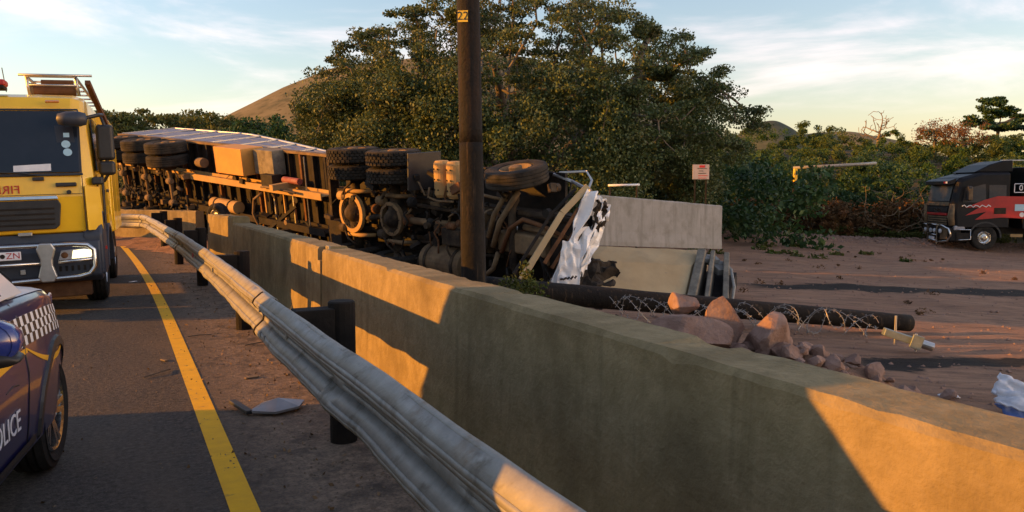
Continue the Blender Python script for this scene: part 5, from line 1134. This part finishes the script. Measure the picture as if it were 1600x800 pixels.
for k in range(40):   # medium stones wedged between the boulders
    x, y, s = r_.uniform(1.15, 2.75), r_.uniform(6.55, 7.35), r_.uniform(0.16, 0.32)
    o = bpy.data.objects.new('wedged_stone', protos[k % 7]); C.objects.link(o); o.location = (x, y, heap_z(x, y) + s * 0.12); o.scale = (s, s, s * 0.9); o.rotation_euler = (r_.uniform(-.6, .6), r_.uniform(-.6, .6), r_.uniform(0, 6))
    tag(o, 'mid-sized stone wedged between the boulders of the rock pile', 'stone', 'stones between the boulders')
# loose pebbles on the yard
def pebble_field(name, pts, mtl, label, cat):
    base_ = [(1, 0, 0), (-0.9, 0.1, 0), (0.1, 0.8, 0), (0, -0.9, 0.05), (0.05, 0, 0.65), (0, 0, -0.4)]; fb_ = [(0, 2, 4), (2, 1, 4), (1, 3, 4), (3, 0, 4), (2, 0, 5), (1, 2, 5), (3, 1, 5), (0, 3, 5)]
    vs = []; fs = []
    for (x, y, z, s) in pts:
        a = r_.uniform(0, 6.28); c, d = math.cos(a), math.sin(a); o = len(vs)
        for q in base_:
            q = [q[0] * r_.uniform(0.7, 1.2) * s, q[1] * r_.uniform(0.6, 1.1) * s, q[2] * s]; vs.append((x + q[0] * c - q[1] * d, y + q[0] * d + q[1] * c, z + q[2]))
        fs += [tuple(i + o for i in f) for f in fb_]
    me = bpy.data.meshes.new(name); me.from_pydata(vs, [], fs); o = link(name, me, mtl); return tag(o, label, cat, None, 'stuff')
pts = []
for k in range(2600):
    y = 5 + 32 * r_.random() ** 1.6; x = r_.uniform(1.5, 4 + y * 0.68); p, q = rp(x, y)
    if p > 2.6: pts.append((x, y, ground_z(x, y), r_.uniform(0.010, 0.035) * (1 + y / 40)))
for k in range(1500):
    x = r_.uniform(9, 26); y = r_.gauss(36.9, 0.8); pts.append((x, y, ground_z(x, y), r_.uniform(0.04, 0.11)))
pebble_field('yard_pebbles', pts, M['rock'], 'scattered small stones over the dirt yard and its far gravel edge', 'gravel')
M['grit'] = mat('road grit', (0.10, 0.075, 0.05), (0.2, 0.15, 0.1), 0.9, scale=1.0)
pts = []
for k in range(2600):
    p = r_.gauss(1.25, 0.55); q = 2.5 + 20 * r_.random() ** 1.5
    if -1 < p < 2.0:
        v = rw(p, q, 0); pts.append((v.x, v.y, road_z(q) + 0.002, r_.uniform(0.004, 0.014)))
for k in range(500):
    p = r_.uniform(-3, 0.6); q = 3 + 12 * r_.random(); v = rw(p, q, 0); pts.append((v.x, v.y, road_z(q) + 0.002, r_.uniform(0.002, 0.006)))
pebble_field('road_grit', pts, M['grit'], 'fine grit and crumbs along the road edge beside the rail', 'grit')
# spilled bags at the right edge
M['bag_white'] = mat('white woven plastic', (0.60, 0.61, 0.64), (0.48, 0.49, 0.53), 0.55, scale=6, bump=0.3, bscale=14)
M['bag_blue'] = mat('blue print plastic', (0.05, 0.11, 0.33), (0.10, 0.16, 0.36), 0.5, scale=5)
def crumple(name, c, dims, rot, m, label, cat, seed, amp=0.25, parent=None):
    n_ = 14; vs = []; fs = []; R = Euler(rot).to_matrix(); c = Vector(c)
    for j in range(n_ + 1):
        for i in range(n_ + 1):
            u, v = 2 * i / n_ - 1, 2 * j / n_ - 1
            z = amp * (noise.noise((u * 1.6, v * 1.6, seed)) + 0.5 * noise.noise((u * 4, v * 4, seed)))
            q = R @ Vector((u * dims[0] / 2 * (1 + 0.15 * noise.noise((v * 3, seed, 1))), v * dims[1] / 2 * (1 + 0.15 * noise.noise((u * 3, seed, 2))), z * dims[2])); vs.append(c + q)
    for j in range(n_):
        for i in range(n_): k = j * (n_ + 1) + i; fs.append((k, k + 1, k + n_ + 2, k + n_ + 1))
    o = MB().add([v - c for v in vs] if parent is None else vs, fs).build(name, m, parent, smooth=True); md = o.modifiers.new('s', 'SOLIDIFY'); md.thickness = 0.012
    if parent is None: o.location = c; tag(o, label, cat)
    return o
def yard_at(px, py):   # where the line of sight through a photo pixel meets the yard (used only to lay things out)
    y = 7.0
    for _ in range(12):
        x = (px - 800) / 1232 * y; y = (1.65 - ground_z(x, y)) * 1232 / (py - 296)
    return Vector(((px - 800) / 1232 * y, y, ground_z((px - 800) / 1232 * y, y)))
b1_ = yard_at(1600, 660)
b1_ = b1_ + Vector((0.14, 0, -0.04))
crumple('plastic_sack', b1_ + Vector((0.02, 0.10, 0.10)), (0.40, 0.26, 0.20), (0.5, -0.2, 0.3), M['bag_blue'], 'crumpled blue and white sack lying by the right edge', 'sack', 3)
crumple('plastic_sack', b1_ + Vector((0.12, 0.40, 0.16)), (0.32, 0.24, 0.2), (0.9, 0.5, -0.4), M['bag_white'], 'white sack standing up behind the blue one at the right edge', 'sack', 6)
crumple('plastic_sack', b1_ + Vector((-0.03, 0.05, 0.16)), (0.40, 0.16, 0.2), (0.7, 0.1, -0.5), M['bag_white'], 'flat white wrapper lying on the blue sack', 'wrapper', 9)
crumple('plastic_sack', b1_ + Vector((0.10, -0.18, 0.03)), (0.36, 0.26, 0.15), (0.1, 0.1, 0.2), M['bag_white'], 'white wrapper on the ground in front of the blue sack', 'wrapper', 12)
pp = yard_at(1496, 627); crumple('paper_scrap', pp + Vector((0, 0, 0.02)), (0.16, 0.11, 0.12), (0.1, 0, 0.4), M['paper'], 'small white paper scrap on the dirt left of the sacks', 'litter', 15)
sk = MB().tube([b1_ + Vector((-0.30, -0.02, 0.03)), b1_ + Vector((0.1, -0.05, 0.05))], 0.014, 6).build('stick', M['bark']); tag(sk, 'dark stick lying in front of the sacks', 'stick')

# things on the tarmac
pn = rw(0.93, 6.0, 0)
ds = thing('debris_panel', 'broken grey plastic body panel with a black edge lying beside the rail', 'debris', Vector((-1.78, 5.72, 0.0)), 0.0)
M['grey_plastic'] = mat('scuffed grey plastic', (0.27, 0.27, 0.28), (0.20, 0.20, 0.21), 0.35, scale=6, coat=0.3)
ring = [(-0.14, -0.08), (0.06, -0.10), (0.20, 0.02), (0.20, 0.17), (0.06, 0.21), (-0.10, 0.13)]
top = [(x, y, 0.035 + 0.10 * (y + 0.1) * 0.5 + 0.03 * abs(x)) for x, y in ring]; cen = (0.03, 0.06, 0.10)
o = MB().add(top + [cen], [(i, (i + 1) % 6, 6) for i in range(6)]).build('panel', M['grey_plastic'], ds); md = o.modifiers.new('s', 'SOLIDIFY'); md.thickness = 0.02
MB().bar((-0.13, -0.09, 0.03), (-0.34, 0.14, 0.05), 0.05, 0.03).build('edge_strip', M['black_plastic'], ds, bevel=0.006)
scr = [((0.2, 15.2), 0.16, 'white_paint', 'pale flat scrap lying on the tarmac near the third post'), ((0.35, 8.2), 0.10, 'twig', 'short pale stick on the road left of the second post'), ((1.0, 7.1), 0.12, 'twig', 'pale chip of wood beside the rail foot')]
for (p, q), s, m_, lb in scr:
    v = rw(p, q, road_z(q) + 0.01); o = MB().box((0, 0, 0), (s, s * 0.35, 0.012), (0, 0, p * 7)).build('scrap', M[m_], None, bevel=0.004); o.location = v; tag(o, lb, 'litter')
for k, (p, q, L, a) in enumerate(((0.15, 7.5, 0.34, 1.1), (0.65, 9.4, 0.25, 0.3), (1.15, 8.6, 0.4, 0.7), (-1.2, 7.7, 0.3, 0.2))):
    v = rw(p, q, road_z(q) + 0.012); o = MB().tube([(0, 0, 0), (L * 0.5 * math.cos(a), L * 0.5 * math.sin(a), 0.012), (L * math.cos(a + 0.2), L * math.sin(a + 0.2), 0)], 0.006, 5).build('twig', M['bark']); o.location = v
    tag(o, ('bent dark twig on the road beside the yellow line', 'thin twig beside the foot of the rail near the second post', 'longest twig lying under the rail', 'thin twig on the road beyond the police car')[k], 'twig')
# ================================================================ VEGETATION
def leaf_mesh(name, C_, S_, rs, droop=0.0, aspect=0.55):
    """one rhombic leaf (4 verts) per centre."""
    n_ = len(C_); g = np.random.default_rng(rs)
    a = g.normal(size=(n_, 3)); a[:, 2] -= droop; a /= np.linalg.norm(a, axis=1)[:, None]
    b = g.normal(size=(n_, 3)); b -= a * (a * b).sum(1)[:, None]; b /= np.linalg.norm(b, axis=1)[:, None]
    S = S_[:, None]; v = np.empty((n_, 4, 3))
    v[:, 0] = C_ - a * S; v[:, 1] = C_ + b * S * aspect; v[:, 2] = C_ + a * S; v[:, 3] = C_ - b * S * aspect
    v[:, 1] += np.cross(a, b) * S * 0.15; v[:, 3] += np.cross(a, b) * S * 0.15
    me = bpy.data.meshes.new(name); me.vertices.add(n_ * 4); me.vertices.foreach_set('co', v.ravel())
    me.loops.add(n_ * 4); me.loops.foreach_set('vertex_index', np.arange(n_ * 4, dtype=np.int32)); me.polygons.add(n_)
    me.polygons.foreach_set('loop_start', np.arange(0, n_ * 4, 4, dtype=np.int32)); me.polygons.foreach_set('loop_total', np.full(n_, 4, dtype=np.int32)); me.update(); return me
def grow(attr, root, step, infl, kill, iters, limbs=()):
    """space colonisation: returns node positions and parents."""
    nodes = [np.array(root)]; par = [-1]
    for L_ in limbs:
        pr = 0
        for q in L_: nodes.append(np.array(q)); par.append(pr); pr = len(nodes) - 1
    A = np.array(attr); alive = np.ones(len(A), bool)
    for _ in range(iters):
        Np = np.array(nodes); idx = np.where(alive)[0]
        if len(idx) == 0: break
        d = np.linalg.norm(A[idx][:, None] - Np[None], axis=2); near = d.argmin(1); dm = d.min(1)
        ok = dm < infl; acc = {}
        for i, nn in zip(idx[ok], near[ok]):
            v = A[i] - Np[nn]; v = v / (np.linalg.norm(v) + 1e-9); acc.setdefault(nn, []).append(v)
        if not acc: break
        for nn, vs in acc.items():
            v = np.sum(vs, 0); L_ = np.linalg.norm(v)
            if L_ < 1e-3: continue
            nodes.append(Np[nn] + v / L_ * step); par.append(nn)
        Np = np.array(nodes); d = np.linalg.norm(A[idx][:, None] - Np[None], axis=2).min(1); alive[idx[d < kill]] = False
    return np.array(nodes), par
def branch_mb(nodes, par, rtip, expo=2.2, rmax=1.0, nside=5):
    n_ = len(nodes); ch = [[] for _ in range(n_)]
    for i, p in enumerate(par):
        if p >= 0: ch[p].append(i)
    r = np.zeros(n_)
    for i in range(n_ - 1, -1, -1): r[i] = rtip if not ch[i] else min(rmax, sum(r[c] ** expo for c in ch[i]) ** (1 / expo))
    mb = MB()
    for i in range(1, n_):
        p = par[i]; mb.tube([nodes[p], nodes[i]], [min(r[p], r[i] * 1.25), r[i]], 8 if r[i] > 0.12 else nside, False)
    return mb, r, ch
def clumps(cent, rad, nper, rs, flat=0.5, size=(0.07, 0.13)):
    g = np.random.default_rng(rs); n_ = len(cent)
    q = g.normal(size=(n_, nper, 3)); q /= np.linalg.norm(q, axis=2)[:, :, None]; q *= g.random((n_, nper, 1)) ** 0.45
    q[:, :, 2] *= flat
    c = np.asarray(cent)[:, None, :] + q * np.asarray(rad)[:, None, None]; s = g.uniform(*size, n_ * nper); return c.reshape(-1, 3), s
M['leaf_fig'] = mat('dark olive fig leaves', (0.046, 0.074, 0.020), (0.098, 0.128, 0.042), 0.55, scale=0.45, lo=0.38, hi=0.62, transl=0.2, island=0.22, dirt=(0.085, 0.088, 0.034), dscale=0.8, dlo=0.52, dhi=0.68, spec=0.35, space='World', detail=4)
M['leaf_acacia'] = mat('feathery acacia leaves', (0.060, 0.085, 0.022), (0.10, 0.105, 0.034), 0.6, scale=0.3, transl=0.3, island=0.4, spec=0.2, space='World', detail=3)
M['leaf_dark'] = mat('deep green leaves', (0.022, 0.058, 0.018), (0.048, 0.098, 0.028), 0.55, scale=0.25, transl=0.22, island=0.25, spec=0.3, space='World', detail=3)
M['leaf_scrub'] = mat('yellow green scrub leaves', (0.048, 0.10, 0.022), (0.095, 0.12, 0.03), 0.6, scale=0.16, lo=0.40, hi=0.62, transl=0.28, island=0.25, spec=0.2, space='World', detail=4)
M['leaf_rust'] = mat('rust red leaves', (0.17, 0.065, 0.025), (0.15, 0.09, 0.03), 0.6, scale=0.6, transl=0.3, island=0.4, spec=0.2, space='World')
M['leaf_grass'] = mat('green weeds', (0.045, 0.075, 0.012), (0.10, 0.10, 0.025), 0.6, scale=0.6, transl=0.3, island=0.4, spec=0.2, space='World')
M['dry_brush'] = mat('dry brown brush', (0.14, 0.075, 0.032), (0.07, 0.042, 0.022), 0.9, scale=0.5, island=0.4, spec=0.1, space='World')

M['limb_bark'] = mat('pale fig bark', (0.13, 0.11, 0.085), (0.20, 0.17, 0.13), 0.9, scale=2, bump=0.3, bscale=10, spec=0.1)
# ---------------- the big fig tree
g = np.random.default_rng(3); TX, TY = 0.35, 29.0
def crown_top(x):   # height of the dome above a given x offset
    u = abs(x) / 8.6; return 4.0 + 5.0 * max(0.0, 1 - u ** 2.7) ** 0.62
att = []
while len(att) < 2100:
    x, y = g.uniform(-8.3, 8.3), g.uniform(-7.0, 7.0)
    rr = math.hypot(x / 8.3, y / 7.0)
    if rr > 1: continue
    zt_ = 3.9 + 4.7 * (1 - rr ** 2.6) ** 0.72 + 0.5 * noise.noise((x * 0.45, y * 0.45, 2.0)); zb_ = 2.2 + 1.6 * (1 - rr) if rr < 0.75 else 2.0 + 1.2 * (rr - 0.75)
    t = g.random() ** 0.6; z = zb_ + (zt_ - zb_) * t
    if t < 0.55 and rr < 0.6 and g.random() < 0.7: continue
    if noise.noise((x * 0.48, y * 0.48, z * 1.0)) < -0.14 and t < 0.93: continue
    att.append((TX + x, TY + y, z))
limbs = []
for k in range(9):
    a = 2 * math.pi * k / 9 + 0.3; limbs.append([(TX + 0.35 * math.cos(a) * i * 2.0, TY + 0.35 * math.sin(a) * i * 2.0, 1.3 + 0.75 * i - 0.02 * i * i) for i in range(1, 5)])
nodes, par = grow(att, (TX, TY, 1.0), 0.42, 3.4, 0.62, 60, limbs)
big_tree = thing('fig_tree', 'huge spreading fig tree with a domed crown behind the overturned truck', 'tree', (TX, TY, 0.0))
mb, rr_, ch = branch_mb(nodes, par, 0.020, 2.2, 0.55)
mb.build('limbs', M['limb_bark'], big_tree, smooth=True, off=(TX, TY, 0))
MB().tube([(TX, TY, -0.3), (TX, TY, 0.2), (TX, TY, 0.9), (TX, TY, 1.5)], [1.1, 0.85, 0.7, 0.62], 16).build('trunk', M['bark'], big_tree, smooth=True, off=(TX, TY, 0))
tips = [i for i in range(len(nodes)) if rr_[i] < 0.042 and nodes[i][2] > 2.2]
cent = nodes[tips]
cent = cent[g.random(len(cent)) < 0.92]
rad = g.uniform(0.26, 0.60, len(cent))
c1, s1 = clumps(cent, rad, 150, 11, 0.45, (0.034, 0.070))
# hanging skirt of foliage low on the near side and flanks
sk_ = []
while len(sk_) < 680:
    a = g.uniform(0, 2 * math.pi); x = 7.9 * math.cos(a) * g.uniform(0.75, 1.0); y = 7.0 * math.sin(a) * g.uniform(0.7, 1.0)
    if y > 2.5: continue
    if x > 0: x *= 0.88
    z = g.uniform(0.6, 5.0)
    if z < 1.8 + 1.5 * noise.noise((x * 0.4, 0, 4)) and x > 3.5: continue
    if noise.noise((x * 0.6, y * 0.6, z * 0.7 + 7)) < -0.02: continue
    sk_.append((TX + x, TY + y, z))
c2, s2 = clumps(np.array(sk_), g.uniform(0.4, 0.85, len(sk_)), 240, 12, 0.85, (0.034, 0.070))
print('leaves', len(c1), len(c2), 'nodes', len(nodes)); cc = np.vstack([c1, c2]); ss = np.concatenate([s1, s2])
me = leaf_mesh('crown', cc - np.array([TX, TY, 0]), ss, 21, 0.4); link('crown', me, M['leaf_fig'], big_tree)

# ---------------- generic smaller trees and shrubs
def small_tree(name, label, cat, base, h, w, m, seed, natt=90, nper=60, flat=0.35, lsize=(0.10, 0.2), crown_lo=0.5, trunk_r=0.02, bark='bark', dome=1.0, group=None, skip=0.0, step=None, depth=None, rt=0.12, rmax=0.05):
    g_ = np.random.default_rng(seed); att = []; bx_, by_, bz_ = base; dp = depth or w
    while len(att) < natt:
        x, y, z = g_.uniform(-1, 1), g_.uniform(-1, 1), g_.random()
        if x * x + y * y > 1: continue
        top = (1 - (x * x + y * y) ** 1.2 * 0.5 * dome)
        if z > top: continue
        att.append((bx_ + x * w / 2, by_ + y * dp / 2, bz_ + h * (crown_lo + (1 - crown_lo) * z)))
    st_ = step or h * 0.06
    nd, pr = grow(att, (bx_, by_, bz_ + h * 0.12), st_, h * 0.9, st_ * 1.3, 40)
    t_ = thing(name, label, cat, base, 0, group)
    mb, r0, ch = branch_mb(nd, pr, trunk_r, 2.2, h * rmax); mb.add([], [])
    mb.tube([(bx_, by_, bz_ - 0.3), (bx_, by_, bz_ + h * 0.12)], [max(r0) * 1.3, max(r0)], 8, False)
    mb.build('trunk', M[bark], t_, smooth=True, off=base)
    if m:
        tp = np.array([nd[i] for i in range(len(nd)) if r0[i] < trunk_r * 1.9 and nd[i][2] > bz_ + h * crown_lo * 0.9]); tp = tp[g_.random(len(tp)) > skip]
        c_, s_ = clumps(tp, g_.uniform(0.6, 1.2, len(tp)) * h * rt, nper, seed + 1, flat, lsize)
        link('crown', leaf_mesh('crown', c_ - np.array(base), s_, seed + 2, 0.1), m, t_)
    return t_
def sky_at(px, py, y): return Vector(((px - 800) / 1232 * y, y, 1.65 + y * (296 - py) / 1232))
tl = [(160, 168, 62, 5.5, 7, 'flat-topped thorn tree just right of the fire engine, above the trailer wheels', 'leaf_acacia'), (222, 172, 70, 6.5, 6.5, 'second flat-topped thorn tree from the fire engine on the skyline', 'leaf_acacia'),
      (285, 178, 66, 5, 4.5, 'loose thorn tree in the middle of the left skyline', 'leaf_acacia'), (318, 171, 72, 5, 5, 'tall loose thorn tree left of the bare hill', 'leaf_acacia'),
      (362, 178, 64, 5.5, 4, 'spreading thorn tree in front of the foot of the bare hill', 'leaf_acacia'), (404, 182, 58, 4.2, 6, 'dark rounded tree below the bare hill', 'leaf_dark'), (440, 186, 54, 3.8, 5, 'dark rounded tree beside the big fig tree', 'leaf_dark'),
      (110, 176, 66, 5, 6, 'thorn tree half hidden behind the fire engine cab', 'leaf_acacia')]
for k, (px, py, y, wd, _, lb, lm) in enumerate(tl):
    tp = sky_at(px, py, y); zb = ground_z(tp.x, y) if y < 200 else 0; h = tp.z - zb
    small_tree('thorn_tree' if lm == 'leaf_acacia' else 'dark_tree', lb, 'tree', (tp.x, y, zb), h, wd * 1.25, M[lm], 100 + k, 110, 46 if lm == 'leaf_acacia' else 80, 0.28 if lm == 'leaf_acacia' else 0.7, (0.09, 0.19), 0.62 if lm == 'leaf_acacia' else 0.3, 0.022, dome=0.5 if lm == 'leaf_acacia' else 1.1)
def foliage_mass(name, label, m, cents, rads, nper, seed, flat, lsize, cat='bushes'):
    c_, s_ = clumps(np.array(cents), np.array(rads), nper, seed, flat, lsize); o = link(name, leaf_mesh(name, c_, s_, seed + 5, -0.1), m); return tag(o, label, cat, None, 'stuff')
# scrub belt under the left skyline
g = np.random.default_rng(8); ce = []; ra = []
for k in range(230):
    y = g.uniform(50, 66); x = (g.uniform(90, 520) - 800) / 1232 * y; z = ground_z(x, y) + g.uniform(0.2, 3.4) * (0.8 + 0.3 * math.sin(x * 0.9)); ce.append((x, y, z)); ra.append(g.uniform(0.7, 1.6))
foliage_mass('scrub_belt', 'brownish scrub belt filling the gap under the left skyline trees', M['leaf_acacia'], ce, ra, 150, 31, 0.8, (0.07, 0.15))
# dark bush mass at the foot of the bank on the right, and the sunlit scrub above it
def bushes(nb, xr, yr, rr, hh, per, seed):
    g_ = np.random.default_rng(seed); ce = []; ra = []
    for k in range(nb):
        y = g_.uniform(*yr); x = g_.uniform(*xr(y)); r = g_.uniform(*rr); h = g_.uniform(*hh); z0 = ground_z(x, y)
        for j in range(per):
            a = g_.uniform(0, 2 * math.pi); e = math.acos(g_.uniform(-0.15, 1.0)); q = g_.uniform(0.75, 1.0)
            ce.append((x + r * q * math.sin(e) * math.cos(a), y + r * q * math.sin(e) * math.sin(a), z0 + h * 0.25 + h * 0.75 * q * math.cos(e))); ra.append(g_.uniform(0.25, 0.55) * (0.6 + 0.3 * r))
    return ce, ra
ce, ra = bushes(62, lambda y: (6.5, 34), (40, 50), (1.1, 2.3), (1.8, 4.4), 15, 301)
foliage_mass('dark_thicket', 'dark green thicket along the foot of the bank behind the black truck', M['leaf_dark'], ce, ra, 190, 41, 0.75, (0.045, 0.10))
ce, ra = bushes(120, lambda y: (6 + (y - 50) * 0.05, y * 0.78), (50, 82), (1.0, 2.4), (1.0, 2.9), 12, 302)
foliage_mass('bank_scrub', 'yellow green scrub covering the sunlit upper bank on the right', M['leaf_scrub'], ce, ra, 125, 51, 0.7, (0.055, 0.12))
# brown dead brush low down
ce = []; ra = []
for k in range(170):
    y = g.uniform(38.2, 40.5); x = g.uniform(11, 24); z = ground_z(x, y) + g.random() * 1.8; ce.append((x, y, z)); ra.append(g.uniform(0.3, 0.7))
foliage_mass('dead_brush', 'brown dead brush at the foot of the dark thicket', M['dry_brush'], ce, ra, 80, 61, 0.9, (0.05, 0.13))
# weeds on the yard edge
ce = []; ra = []
for k in range(240):
    y = g.uniform(37.6, 40.0); x = g.uniform(6, 24); ce.append((x, y, ground_z(x, y) + g.random() * 0.45)); ra.append(g.uniform(0.25, 0.55))
for k in range(14):
    y = g.uniform(24, 33); x = g.uniform(6, 14); ce.append((x, y, ground_z(x, y) + 0.02)); ra.append(g.uniform(0.2, 0.5))
foliage_mass('weeds', 'low green weeds along the far edge of the yard', M['leaf_grass'], ce, ra, 70, 71, 0.35, (0.04, 0.10))
# understorey below the fig tree, hiding the ground behind the wreck
ce = []; ra = []
for k in range(330):
    y = g.uniform(30, 38); x = g.uniform(-9, 12); ce.append((x, y, ground_z(x, y) + g.random() * 3.0)); ra.append(g.uniform(0.5, 1.1))
foliage_mass('understorey', 'dark undergrowth in the shade beneath the big fig tree', M['leaf_dark'], ce, ra, 85, 81, 0.8, (0.08, 0.17))
# single shrubs one can pick out
small_tree('bare_shrub', 'bare pale twiggy shrub standing against the dark thicket', 'shrub', (11.75, 38.6, ground_z(11.75, 38.6)), 3.0, 2.3, None, 201, 40, 0, trunk_r=0.008, bark='twig', crown_lo=0.3, step=0.2, rmax=0.012)
small_tree('bare_shrub', 'large tangle of leafless brown stems left of the black truck', 'shrub', (19.0, 38.6, ground_z(19.0, 38.6)), 3.2, 6.0, None, 202, 170, 0, trunk_r=0.008, bark='twig', crown_lo=0.15, step=0.2, rmax=0.012)
small_tree('dry_shrub', 'small orange brown dead shrub at the foot of the thicket', 'shrub', (15.6, 37.9, ground_z(15.6, 37.9)), 1.6, 1.5, M['leaf_rust'], 203, 40, 22, 0.9, (0.04, 0.09), 0.1, 0.01, 'twig')
for px, py, y, w, lb, sd in ((1455, 188, 70, 2.6, 'thin rust leaved shrub on the bank top left of the pine', 204), (1500, 186, 68, 3.4, 'rust leaved shrub on the bank top beside the pine', 205)):
    t = sky_at(px, py, y); zb = ground_z(t.x, y); small_tree('rust_shrub', lb, 'shrub', (t.x, y, zb), t.z - zb + 0.3, w * 1.3, M['leaf_rust'], sd, 60, 12, 0.8, (0.05, 0.10), 0.35, 0.016, rt=0.16)
t = sky_at(1367, 176, 86); zb = ground_z(t.x, 86); small_tree('leafless_tree', 'leafless grey tree on the skyline of the bank', 'tree', (t.x, 86, zb), t.z - zb + 0.4, 4.6, None, 206, 160, 0, trunk_r=0.028, crown_lo=0.35, bark='twig', step=0.35)
t = sky_at(1550, 158, 84); zb = ground_z(t.x, 84); small_tree('pine_tree', 'dark layered pine on the skyline at the right', 'tree', (t.x, 84, zb), t.z - zb + 0.5, 6.5, M['leaf_dark'], 207, 60, 120, 0.28, (0.10, 0.22), 0.42, 0.03, dome=1.2, rt=0.11)
small_tree('weed_plant', 'leafy weed growing beside the foot of the upright pole', 'plant', (0.12, 9.0, ground_z(0.12, 9.0)), 0.95, 0.62, M['leaf_grass'], 208, 40, 34, 0.9, (0.012, 0.03), 0.15, 0.006)

# dry leaves blown along the rail foot and over the tarmac
g = np.random.default_rng(77); n_ = 900; p_ = np.where(g.random(n_) < 0.7, g.normal(1.25, 0.35, n_), g.uniform(-2.5, 1.9, n_)); q_ = 2.5 + 18 * g.random(n_) ** 1.4
cl = np.array([tuple(rw(a, b, road_z(b) + 0.008)) for a, b in zip(p_, q_) if -3 < a < 2.0]); M['dry_leaf'] = mat('dry fallen leaves', (0.20, 0.12, 0.055), (0.10, 0.065, 0.035), 0.9, scale=3, island=0.5, space='World')
tag(link('leaf_litter', leaf_mesh('leaf_litter', cl, g.uniform(0.008, 0.022, len(cl)), 78, 0.0), M['dry_leaf']), 'dry leaves blown along the foot of the guardrail', 'leaves', None, 'stuff')
# dry grass tufts at the foot of the barrier and around the rubble
ce = []; ra = []
for k in range(60):
    q = g.uniform(4, 17); v = rw(2.6 + g.random() * 0.9, q, 0); ce.append((v.x, v.y, ground_z(v.x, v.y) + 0.05)); ra.append(g.uniform(0.06, 0.16))
for k in range(45):
    x, y = g.uniform(3, 16), g.uniform(11, 30); ce.append((x, y, ground_z(x, y) + 0.03)); ra.append(g.uniform(0.05, 0.18))
foliage_mass('grass_tufts', 'small dry grass tufts scattered over the dirt yard', M['dry_brush'], ce, ra, 40, 91, 0.6, (0.012, 0.035), 'grass')
# small wreck fragments around the crushed cab
rr = random.Random(31)
for k in range(9):
    x, y = rr.uniform(1.0, 3.4), rr.uniform(10.6, 12.2); s = rr.uniform(0.06, 0.2)
    o = MB().box((0, 0, 0), (s, s * rr.uniform(0.3, 0.8), s * 0.18), (rr.uniform(-.4, .4), rr.uniform(-.4, .4), rr.uniform(0, 3))).build('wreck_fragment', M[rr.choice(('black_plastic', 'chassis', 'grey_plastic', 'white_paint'))], None, bevel=0.008); o.location = (x, y, ground_z(x, y) + s * 0.12)
    tag(o, 'small broken fragment on the dirt below the crushed cab', 'debris', 'fragments around the wreck')
